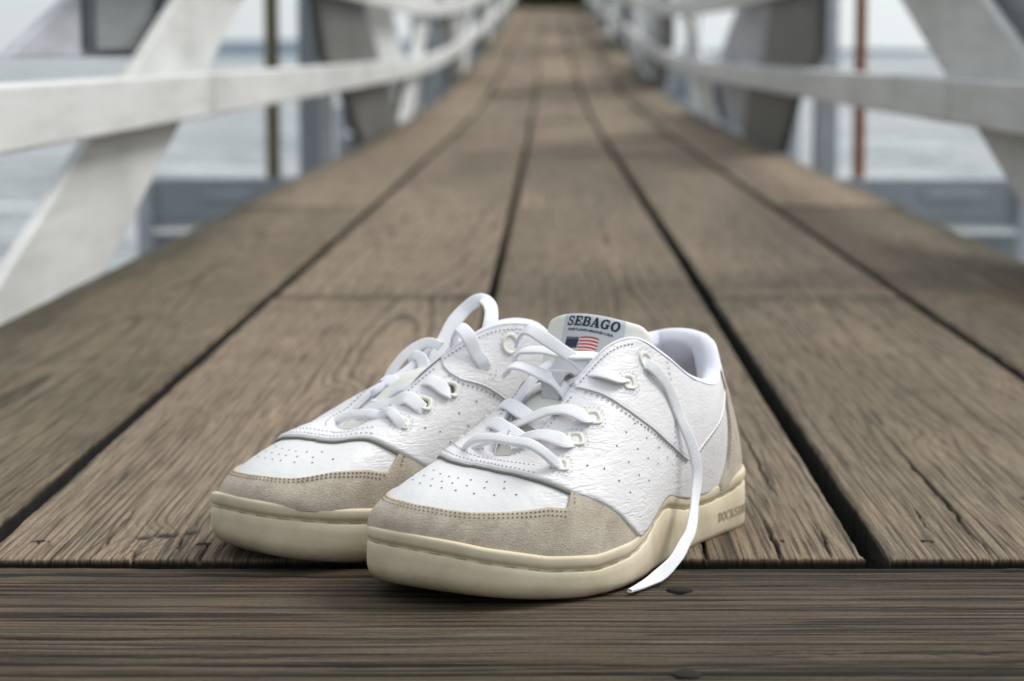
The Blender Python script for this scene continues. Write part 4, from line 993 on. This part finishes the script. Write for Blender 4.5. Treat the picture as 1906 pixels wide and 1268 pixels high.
LA = {
 'A1':[(0.2185,0.0375,0.0641),(0.2237,0.0380,0.0666),(0.2288,0.0350,0.0720),(0.2299,0.0280,0.0752),(0.2287,0.0160,0.0752),(0.2273,0.0030,0.0754),(0.2262,-0.0060,0.0743),(0.2243,-0.0140,0.0713),(0.2224,-0.0195,0.0676),(0.2219,-0.0210,0.0648)],
 'A1u':[(0.2195,-0.0200,0.0652),(0.2189,-0.0165,0.0678),(0.2178,-0.0120,0.0701),(0.2166,-0.0040,0.0735),(0.2142,0.0030,0.0756)],
 'A2':[(0.2061,0.0345,0.0738),(0.2121,0.0355,0.0755),(0.2130,0.0300,0.0768),(0.2116,0.0220,0.0769),(0.2102,0.0140,0.0751),(0.2107,0.0080,0.0723),(0.2120,0.0030,0.0702)],
 'A2x':[(0.2014,-0.0240,0.0712),(0.2010,-0.0225,0.0751),(0.2007,-0.0180,0.0781),(0.2040,-0.0100,0.0775),(0.2068,-0.0010,0.0751),(0.2094,0.0060,0.0733),(0.2113,0.0120,0.0716),(0.2106,0.0160,0.0686)],
 'A3':[(0.1870,0.0335,0.0833),(0.1942,0.0350,0.0855),(0.1954,0.0310,0.0875),(0.1953,0.0240,0.0882),(0.1945,0.0140,0.0863),(0.1951,0.0060,0.0834),(0.1950,-0.0030,0.0794),(0.1950,-0.0120,0.0753)],
 'A3x':[(0.1864,-0.0260,0.0807),(0.1873,-0.0245,0.0836),(0.1878,-0.0205,0.0863),(0.1888,-0.0150,0.0858),(0.1906,-0.0060,0.0828),(0.1931,0.0030,0.0800),(0.1943,0.0100,0.0768),(0.1932,0.0130,0.0738)],
 'A4':[(0.1544,0.0310,0.0985),(0.1622,0.0330,0.1004),(0.1668,0.0300,0.1030),(0.1681,0.0250,0.1033),(0.1672,0.0170,0.1008),(0.1663,0.0100,0.0972),(0.1651,0.0030,0.0945),(0.1677,-0.0040,0.0931),(0.1698,-0.0100,0.0930),(0.1724,-0.0160,0.0898),(0.1749,-0.0210,0.0862)],
 'A4x':[(0.1777,-0.0265,0.1009),(0.1785,-0.0255,0.1031),(0.1781,-0.0225,0.1054),(0.1775,-0.0175,0.1051),(0.1761,-0.0110,0.1035),(0.1749,-0.0040,0.1010),(0.1737,0.0030,0.0980),(0.1732,0.0090,0.0930),(0.1733,0.0130,0.0885)],
 'A5':[(0.1687,-0.0280,0.1059),(0.1679,-0.0275,0.1097),(0.1672,-0.0240,0.1122),(0.1674,-0.0180,0.1130),(0.1669,-0.0100,0.1133),(0.1660,-0.0010,0.1122),(0.1646,0.0080,0.1119),(0.1592,0.0140,0.1118),(0.1530,0.0180,0.1097),(0.1479,0.0200,0.1058)],
 'A6':[(0.1693,-0.0260,0.1173),(0.1726,-0.0220,0.1223),(0.1761,-0.0160,0.1262),(0.1752,-0.0120,0.1256),(0.1722,-0.0060,0.1217),(0.1688,0.0040,0.1152),(0.1648,0.0110,0.1098),(0.1627,0.0165,0.1049),(0.1594,0.0170,0.1022)],
 'hang':[(0.1295,0.0265,0.1044),(0.1351,0.0325,0.1075),(0.1329,0.0365,0.1058),(0.1268,0.0385,0.0994),(0.1215,0.0400,0.0921),(0.1172,0.0425,0.0804),(0.1153,0.0455,0.0716),(0.1121,0.0480,0.0625),(0.1108,0.0500,0.0537),(0.1114,0.0515,0.0435),(0.1171,0.054,0.0344),(0.1261,0.059,0.0261),(0.1367,0.064,0.0197),(0.1468,0.067,0.0155),(0.1573,0.07,0.0114),(0.1668,0.071,0.0075),(0.1760,0.0705,0.0040),(0.1860,0.0705,0.0022),(0.1980,0.0720,0.0018),(0.2054,0.0727,0.0018)],
}
LB = {
 'B1':[(0.2079,-0.0374,0.0662),(0.2095,-0.0349,0.0704),(0.2094,-0.0287,0.0734),(0.2110,-0.0240,0.0710),(0.2107,-0.0140,0.0707),(0.2112,-0.0030,0.0692),(0.2113,0.0060,0.0668),(0.2129,0.0120,0.0640),(0.2147,0.0170,0.0613),(0.2156,0.0195,0.0594)],
 'B2':[(0.1923,-0.0356,0.0737),(0.1951,-0.0343,0.0767),(0.1969,-0.0280,0.0796),(0.1984,-0.0190,0.0759),(0.1994,-0.0090,0.0732),(0.2007,-0.0010,0.0698),(0.2014,0.0060,0.0668)],
 'B2x':[(0.1931,0.0185,0.0657),(0.1912,0.0180,0.0684),(0.1896,0.0145,0.0707),(0.1891,0.0090,0.0698),(0.1902,0.0030,0.0676)],
 'B3':[(0.1734,-0.0348,0.0804),(0.1772,-0.0348,0.0830),(0.1809,-0.0298,0.0871),(0.1809,-0.0190,0.0841),(0.1832,-0.0100,0.0819),(0.1838,-0.0030,0.0784),(0.1838,0.0040,0.0738)],
 'B3x':[(0.1768,0.0205,0.0755),(0.1763,0.0205,0.0781),(0.1759,0.0170,0.0814),(0.1757,0.0120,0.0827),(0.1755,0.0070,0.0818),(0.1769,0.0020,0.0798)],
 'B3y':[(0.1892,0.0080,0.0717),(0.1841,0.0080,0.0740),(0.1801,0.0080,0.0765),(0.1748,0.0095,0.0794),(0.1687,0.0110,0.0824),(0.1634,0.0120,0.0856)],
 'B5':[(0.1693,0.0200,0.0801),(0.1668,0.0205,0.0846),(0.1628,0.0200,0.0896),(0.1574,0.0180,0.0952),(0.1513,0.0140,0.0998),(0.1479,0.0090,0.1014),(0.1454,0.0030,0.0993)],
 'B6':[(0.1568,0.0160,0.0930),(0.1563,0.0130,0.0947),(0.1551,0.0100,0.0945),(0.1556,0.0060,0.0914),(0.1581,0.0030,0.0872),(0.1606,0.0020,0.0834)],
 'Bloop':[(0.1540,0.0000,0.0865),(0.1493,0.0020,0.0938),(0.1415,0.0050,0.1024),(0.1321,0.0070,0.1116),(0.1247,0.0070,0.1176),(0.1196,0.0040,0.1222),(0.1170,-0.0010,0.1239),(0.1194,-0.0090,0.1211),(0.1231,-0.0140,0.1158),(0.1273,-0.0170,0.1093),(0.1296,-0.0180,0.1012)],
 'B4':[(0.1463,-0.0339,0.0910),(0.1478,-0.0344,0.0946),(0.1511,-0.0320,0.1004),(0.1539,-0.0300,0.1080),(0.1544,-0.0260,0.1118),(0.1538,-0.0220,0.1132),(0.1522,-0.0170,0.1097),(0.1482,-0.0110,0.1023),(0.1441,-0.0050,0.0961)],
 'B7':[(0.1515,-0.0326,0.0923),(0.1503,-0.0250,0.0961),(0.1513,-0.0210,0.0997),(0.1513,-0.0160,0.1007),(0.1495,-0.0090,0.0981),(0.1479,-0.0030,0.0939)],
}
WL, TH = .0082, .0018
cA = np.array([.63, .50, .35])       # towards where people look from
laces_a = []
for k_ in ('A1','A1u','A2','A2x','A3','A3x','A4','A4x','A5'):
    laces_a.append((k_, LA[k_], .0058 if k_ in ('A1','A1u') else WL, .0026 if k_ in ('A1','A1u') else TH, dict(lift=.0030 if k_ == 'A4' else .0014)))
laces_a.append(('A6', LA['A6'], .0075, TH, dict(refs=[(.5,-.3,.8),(.7,.0,.7),(.6,.3,.6)])))
laces_a.append(('hang', LA['hang'], .0068, TH, dict(refs=[(.4,.7,.5),(.3,1,.3),(.2,1,.1),(.35,1,.05),(.2,1,.05),(.5,.9,.1),(.2,1,.5),(.1,.6,.9),(0,.1,1)], taper=1)))
laces_b = []
for k_ in ('B1','B2','B2x','B3','B3x','B3y'): laces_b.append((k_, LB[k_], .0060 if k_ in ('B1','B3y') else WL, .0026 if k_ in ('B1','B3y') else TH, dict(lift=.0006)))
laces_b.append(('B5', LB['B5'], .0065, TH, dict(refs=[(.6,-.2,.5),(.7,-.3,.6),(.8,-.4,.5)])))
laces_b.append(('B6', LB['B6'], .0065, TH, dict(refs=[(.6,-.2,.6),(.7,-.5,.3)])))
laces_b.append(('Bloop', LB['Bloop'], .0082, TH, dict(refs=[(.8,-.6,.2),(.8,-.6,.3),(.7,-.5,.5),(.3,-.7,.6),(.5,-.9,.1),(.6,-.8,0)])))
laces_b.append(('B4', LB['B4'], .0082, TH, dict(refs=[(.4,-.9,.2),(.4,-.8,.4),(.5,-.3,.8),(.6,.3,.6)])))
laces_b.append(('B7', LB['B7'], .0082, TH, dict(refs=[(.5,-.8,.3),(.6,-.5,.6),(.7,-.2,.6)])))
SA = make_sneaker(False, (.107, 1.357, 0), R_(37.0), 'white leather sneaker in front with flag label on its tongue and a hanging lace', laces_a, 'lm')
SB = make_sneaker(True, (.0500, 1.4290, 0), R_(46), 'white leather sneaker partly hidden behind the other, with a tall upright lace loop', laces_b, 'mB', .0, 'B')
